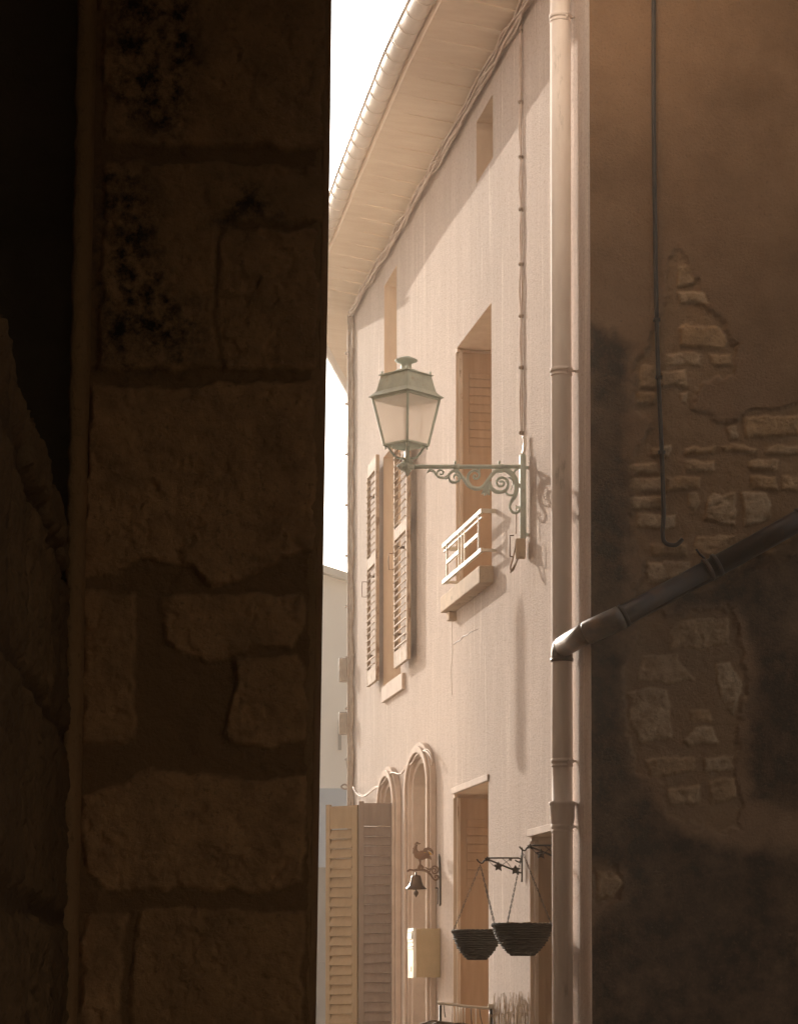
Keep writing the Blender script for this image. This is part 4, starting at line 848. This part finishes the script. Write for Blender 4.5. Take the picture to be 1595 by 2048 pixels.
m.lathe(QB(815, 1742), [(.002, -.008), (.008, 0), (.002, .008)], 8)
obj('bracket', m, M['rust'], bell)
m = MB()
bs(m, [(350, 440), (375, 520), (420, 590), (520, 610), (620, 580), (680, 540)], [60, 110, 200, 230, 190, 120], .03)
bs(m, [(370, 560), (360, 470), (370, 400), (390, 350)], [150, 100, 70, 60], .026); bs(m, [(345, 360), (400, 310), (440, 330), (490, 330)], [30, 50, 44, 14], .010); bs(m, [(340, 440), (310, 450), (296, 462)], [40, 20, 4], .01)
bs(m, [(330, 470), (320, 500), (325, 530)], [26, 30, 10], .008)
bs(m, [(560, 560), (600, 480), (660, 455), (730, 475), (770, 530), (785, 600)], [90, 80, 70, 60, 50, 8], .016); bs(m, [(640, 640), (700, 660), (745, 720)], [100, 80, 10], .014); bs(m, [(470, 700), (480, 800), (470, 860)], [70, 36, 60], .014)
ro = obj('rooster', m, M['rust'], bell, .002)
m = MB(); bs(m, [(570, 545), (630, 545), (700, 560), (765, 600)], [40, 62, 54, 12], .026); obj('tail_feather', m, M['yellow'], ro)
bc = QB(831.5, 1765); zq = lambda y: QB(831, y).z
m = MB().lathe((bc.x, bc.y, 0), [(.006, zq(1744)), (.008, zq(1750)), (.034, zq(1751)), (.040, zq(1755)), (.046, zq(1763)), (.058, zq(1771)), (.080, zq(1776.5)), (.084, zq(1778.5)), (.076, zq(1778)), (.04, zq(1764))], 24); obj('bell', m, M['bronze'], bell)
m = MB().lathe((bc.x, bc.y, 0), [(.004, zq(1778)), (.006, zq(1781)), (.020, zq(1784)), (.020, zq(1788)), (.008, zq(1792)), (.002, zq(1795))], 12); obj('clapper', m, M['bronze'], bell)

# ================================================================ LETTER BOX
tl, zl1 = tz(881, 1857)[0], tz(881, 1857)[1]; zl2 = tz(881, 1955)[1]; nb = .21
lb = thing('letter_box', F(tl + .1, .1, zl2), 'cream ribbed metal letter box with a shiny white front below the rooster bell', 'letter box')
m = MB().fbox(tl, tl + .22, .004, nb - .012, zl2, zl1)
for i in range(13): n = .012 + i * .0145; m.fbox(tl - .004, tl - .0005, n, n + .008, zl2 + .008, zl1 - .008)
obj('body', m, M['box_plastic'], lb, .003)
m = MB().fbox(tl - .006, tl + .226, nb - .0115, nb + .012, zl2 - .004, zl1 + .004)
for zq_ in (.02, .10, .135, .155): m.fbox(tl + .01, tl + .21, nb + .0122, nb + .02, zl1 - zq_ - .010, zl1 - zq_)
m.fbox(tl + .06, tl + .16, nb + .0122, nb + .018, zl2 + .05, zl2 + .09); obj('front', m, M['box_white'], lb, .002)
obj('flap', MB().fbox(tl + .02, tl + .20, nb + .0122, nb + .022, zl1 - .085, zl1 - .035), M['box_white'], lb, .002)

# ================================================================ HANGING BASKETS ON IRON BRACKETS
def bracket(xw, yt, yb_, xh, yh, Y, label, cut=False):
    b = thing('basket_bracket', pix(xw, yb_, Y), label, 'bracket', 'black iron basket brackets')
    q = lambda x, y: pix(x, y, Y); m = MB()
    m.tube([q(xw + 2, yt), q(xw + 2, yb_)], .006, 8); obj('wall_bar', m, M['iron'], b)
    m = MB(); L_ = xw - xh; a0 = q(xh + 16, yh - 6); m.tube([q(xw - 4, yh - 6), a0], .0055, 8)
    m.tube(smooth_path([q(xw - 4, yh - 6), q(xw, yh - 3), q(xw - 1, yh + 1), q(xw - 5, yh + 2), q(xw - 12, yh - 2)], 4), .005, 7)
    m.tube([q(xh + 18, yh - 3), q(xw, yh + 24)], .006, 8)
    m.tube(smooth_path([q(xh + 19, yh - 6), q(xh + 10, yh - 1), q(xh + 6, yh + 4), q(xh, yh + 2), q(xh - 5, yh - 4)], 5), .0055, 7)
    m.tube(smooth_path([q(xh + 20, yh), q(xh + 32, yh + 12), q(xh + 45, yh + 8), q(xh + 60, yh - 3)], 4), .002, 5); m.tube(smooth_path([q(xh + 46, yh - 5), q(xh + 58, yh + 6), q(xh + 66, yh + 18)], 4), .002, 5)
    obj('arm', m, M['iron'], b)
    for lx, ly, sz in ((xh + 16, yh - 4, .020), (xh + 38, yh + 11, .034), (xh + 72, yh + 18, .036), (xh + 62, yh - 3, .014)):
        if lx > xw + 5: continue
        lf = MB(); c = q(lx, ly); k = 10; out = []
        for i in range(k): a = 2 * math.pi * i / k + .3; r = sz * (1.0 if i % 2 == 0 else .55) * (1.15 if i == 8 else 1); out.append(c + Vector((math.cos(a) * r, -.005, math.sin(a) * r)))
        lf.add(out + [p + Vector((0, .010, 0)) for p in out] + [c + Vector((0, -.012, 0))], [(i, (i + 1) % k, 2 * k) for i in range(k)] + [tuple(range(k, 2 * k))] + [(i, i + k, (i + 1) % k + k, (i + 1) % k) for i in range(k)])
        obj('leaf', lf, M['iron'], b)
    return b
Yb1 = 15.78; Yb2 = 15.0
bracket(1041, 1695, 1764, 958, 1722, Yb1, 'black iron leafy bracket fixed to the wall left of the drainpipe, holding the left basket')
bracket(1128, 1664, 1732, 1043, 1697, Yb2, 'black iron leafy bracket partly hidden behind the pale drainpipe, holding the right basket')
def basket(xc, yr, yb_, rpx, xh, yh, Y, label, ang):
    q = lambda x, y: pix(x, y, Y); c = q(xc, yr); kx = (q(101, yr) - q(100, yr)).x; Rr = rpx * kx; zb_ = q(xc, yb_).z; zt = c.z; H = zt - zb_
    b = thing('hanging_basket', (c.x, c.y, zb_), label, 'basket', 'wicker hanging baskets')
    m = MB(); n = 44; rws = 13; prof = lambda f: (0.42 + 0.58 * min(1, (f + .04)) ** 0.62 * (1 - .0 * f)) if f > 0 else .42
    vs = []; fs = []
    for i in range(rws * 4 + 1):
        f = i / (rws * 4); z = zb_ + H * f; rr = Rr * (0.34 + 0.66 * math.sin(min(1, f * 1.02) * math.pi / 2) ** .8) * (.985 + .0 * f)
        for k in range(n):
            a = 2 * math.pi * k / n; w_ = math.sin(f * rws * 2 * math.pi) * .5 + .5; wob = math.cos(k * math.pi / 2 + (int(f * rws) % 2) * math.pi) * .003; rad_ = rr + w_ * .009 + wob * 1.6 + random.uniform(-.003, .003)
            vs.append(Vector((c.x + math.cos(a) * rad_, c.y + math.sin(a) * rad_, z)))
    for i in range(rws * 4):
        for k in range(n): k2 = (k + 1) % n; fs.append((i * n + k, i * n + k2, (i + 1) * n + k2, (i + 1) * n + k))
    fs.append(tuple(range(n))[::-1]); m.add(vs, fs, True); obj('bowl', m, M['wicker'], b)
    m = MB()
    for s in range(3):
        pts = []
        for k in range(61): a = 2 * math.pi * k / 60; pts.append(Vector((c.x + math.cos(a) * (Rr + .004 + .006 * math.cos(a * 11 + s * 2.1)), c.y + math.sin(a) * (Rr + .004 + .006 * math.cos(a * 11 + s * 2.1)), zt - .004 + .008 * math.sin(a * 11 + s * 2.1))))
        m.tube(pts, .006, 6)
    obj('rim', m, M['wicker'], b)
    lin = MB(); pr = []
    for k in range(61): a = 2 * math.pi * k / 60; pr.append(Vector((c.x + math.cos(a) * (Rr - .012), c.y + math.sin(a) * (Rr - .012), zt + .006 + random.uniform(-.003, .004))))
    lin.tube(pr, .005, 5); obj('liner', lin, M['twig'], b)
    top = q(xh, yh) + Vector((0, 0, -.005)); m = MB()
    for a in ang:
        a = R(a); p = Vector((c.x + math.cos(a) * Rr, c.y + math.sin(a) * Rr, zt)); d = p - top; Ln = d.length; nl = int(Ln / .019); u = d.normalized(); s1 = u.cross(Vector((0, 1, 0))).normalized(); s2 = u.cross(s1)
        for i in range(nl):
            cc_ = top + u * (Ln * (i + .5) / nl); sd = s1 if i % 2 else s2; hl = .0125; wd = .0045
            pts = [cc_ + u * (hl * math.cos(t)) + sd * (wd * math.sin(t)) for t in np.linspace(0, 2 * math.pi, 9)]; m.tube(pts, .0016, 4, False)
    obj('chain', m, M['iron'], b); return b
basket(953, 1862, 1920, 47, 960, 1728, Yb1, 'left wicker hanging basket, the lower of the two', (178, 325, 35))
basket(1044, 1849, 1912, 58, 1044, 1702, Yb2, 'right wicker hanging basket, higher and nearer, beside the drainpipe', (0, 120, 236))

# ================================================================ RACK, TWIG TANGLE AND DRY STEMS AT THE FOOT
YR = F(tz(985, 1990)[0], 0, 0).y; q = lambda x, y, d=0: pix(x, y, YR + d)
rk = thing('rail_rack', F(1.0, .2, 0.0), 'white painted metal rack with thin rods below the left basket', 'rack')
m = MB().tube(smooth_path([q(874, 2006, -.05), q(905, 2009, -.05), q(935, 2013, -.03), q(985, 2017, 0)], 3), .010, 8); m.box(q(975, 2010).x, q(985, 2010).x, YR - .03, YR + .03, q(980, 2016).z, q(980, 2008).z)
obj('rail', m, M['rail'], rk)
for x, y0, y1, dx in ((887, 2010, 2035, 3), (903, 2012, 2062, 0), (912, 2016, 2062, 0), (918, 2016, 2062, 0), (923, 2016, 2062, 0), (929, 2016, 2062, 0), (941, 2014, 2050, 2), (951, 2016, 2070, 0), (958, 2018, 2050, 6), (982, 2018, 2036, 2)):
    obj('rod', MB().tube([q(x, y0 - 3), q(x + dx * .4, (y0 + y1) / 2), q(x + dx, y1)], .0035, 6), M['rail'] if dx == 0 else M['iron'], rk)
obj('stand', MB().tube([q(981, 2012), (q(981, 2012).x, YR, 0.0)], .012, 8).tube([q(880, 2010), (q(880, 2012).x, YR, 0.0)], .010, 8), M['iron'], rk)
m = MB(); rs = random.Random(12)
cx0 = q(885, 2062).x; cz0 = q(885, 2062).z - .05
for k in range(90):
    a0 = rs.uniform(0, 2 * math.pi); R0 = rs.uniform(.08, .20); pts = []
    tilt = rs.uniform(-.3, .3); cxk = cx0 + rs.uniform(-.06, .06); hz = cz0 + rs.uniform(-.05, .03)
    for i in range(9): a = a0 + i * .28; pts.append(Vector((cxk + math.cos(a) * R0, YR - .05 + math.sin(a) * R0 * .8, hz + abs(math.sin(a * 1.0 + tilt)) * .10 * (R0 / .2) + rs.uniform(-.008, .008))))
    m.tube(smooth_path(pts, 2), [.006] * 17, 5)
for k in range(40):
    a0 = rs.uniform(0, 2 * math.pi); x = cx0 + rs.uniform(-.16, .18); z1 = cz0 + rs.uniform(-.02, .05); m.tube(smooth_path([(x - .1, YR - .1 + rs.uniform(-.1, .1), z1), (x, YR - .06, z1 + .06), (x + .1, YR + rs.uniform(-.1, .1), z1 + .05)], 3), .005, 5)
m.lathe((cx0, YR - .05, 0), [(.10, 0), (.13, .3), (.15, cz0 - .05), (.02, cz0 - .04)], 14)
tag(obj('twig_wreath', m, M['twig_dark']), 'glossy dark tangle of twigs heaped below the white rack', 'twigs')
m = MB(); rs = random.Random(5); tw0 = tz(985, 2000)[0]; tw1 = tz(1056, 2000)[0]
for k in range(70):
    x = rs.uniform(986, 1056); Yk = F(tz(x, 2000)[0], 0, 0).y - .06 + rs.uniform(-.03, .03); yt = rs.uniform(1982, 2020); bx_ = x + rs.uniform(-14, 14)
    a = pix(x, yt, Yk); b = pix(bx_, 2060, Yk); c = Vector((b.x, b.y, .02)); md = a.lerp(b, .5) + Vector((rs.uniform(-.01, .01), 0, 0))
    m.tube(smooth_path([a, md, b, c], 3), [.0016, .0018, .002, .0022, .0024, .0026, .003, .003, .003, .0034][:10], 4)
m.lathe((pix(1020, 2060, 15.9).x, 15.85, 0), [(.12, 0), (.16, .35), (.15, .36), (.05, .34)], 16)
tag(obj('dry_stems', m, M['twig']), 'fan of pale dry stems standing against the wall between two ground-floor windows', 'dry plant')

# ================================================================ ADDED SHADOW POLE (unseen behind the pier, casts the slim shadow below the lantern)
s_ = -SUN; tA_, zA_ = tz(1040, 1190); tB_, zB_ = tz(1040, 1545)
k = 1.35 / NW.dot(s_); a = F(tA_, 0, zA_) + s_ * k; b = F(tB_, 0, zB_) + s_ * k
sg = thing('shadow_pole', (b.x, b.y, b.z - .1), 'unseen pole added to cast the slim shadow below the lantern', 'pole')
obj('pole', MB().tube([(a.x, a.y, b.z), (a.x, a.y, b.z + .05), (a.x, a.y, a.z - .15), (a.x, a.y, a.z)], [.012, .036, .036, .006], 10), M['timber'], sg)  # added unseen pole, only casts the slim shadow
obj('line', MB().tube([(a.x, a.y, a.z), (-1.25, 17.0, 7.38)], .003, 5), M['iron'], sg)  # made-up line tying the added pole to the added blocker's roof
print('POLE', a, b, 'px', 797.5 + a.x / a.y * 4839)

# ================================================================ AIR
HZ = bpy.data.materials.new('warm_air'); HZ.use_nodes = True; N = HZ.node_tree.nodes; L = HZ.node_tree.links; N.remove(N['Principled BSDF'])
pv = N.new('ShaderNodeVolumePrincipled'); pv.inputs['Color'].default_value = (1.0, 0.86, 0.70, 1); pv.inputs['Density'].default_value = 0.0036; pv.inputs['Anisotropy'].default_value = 0.85
L.new(pv.outputs[0], N['Material Output'].inputs['Volume'])
hz = obj('haze', MB().box(-410, 410, -70, 910, -1.0, 12.0), HZ); hz['kind'] = 'stuff'
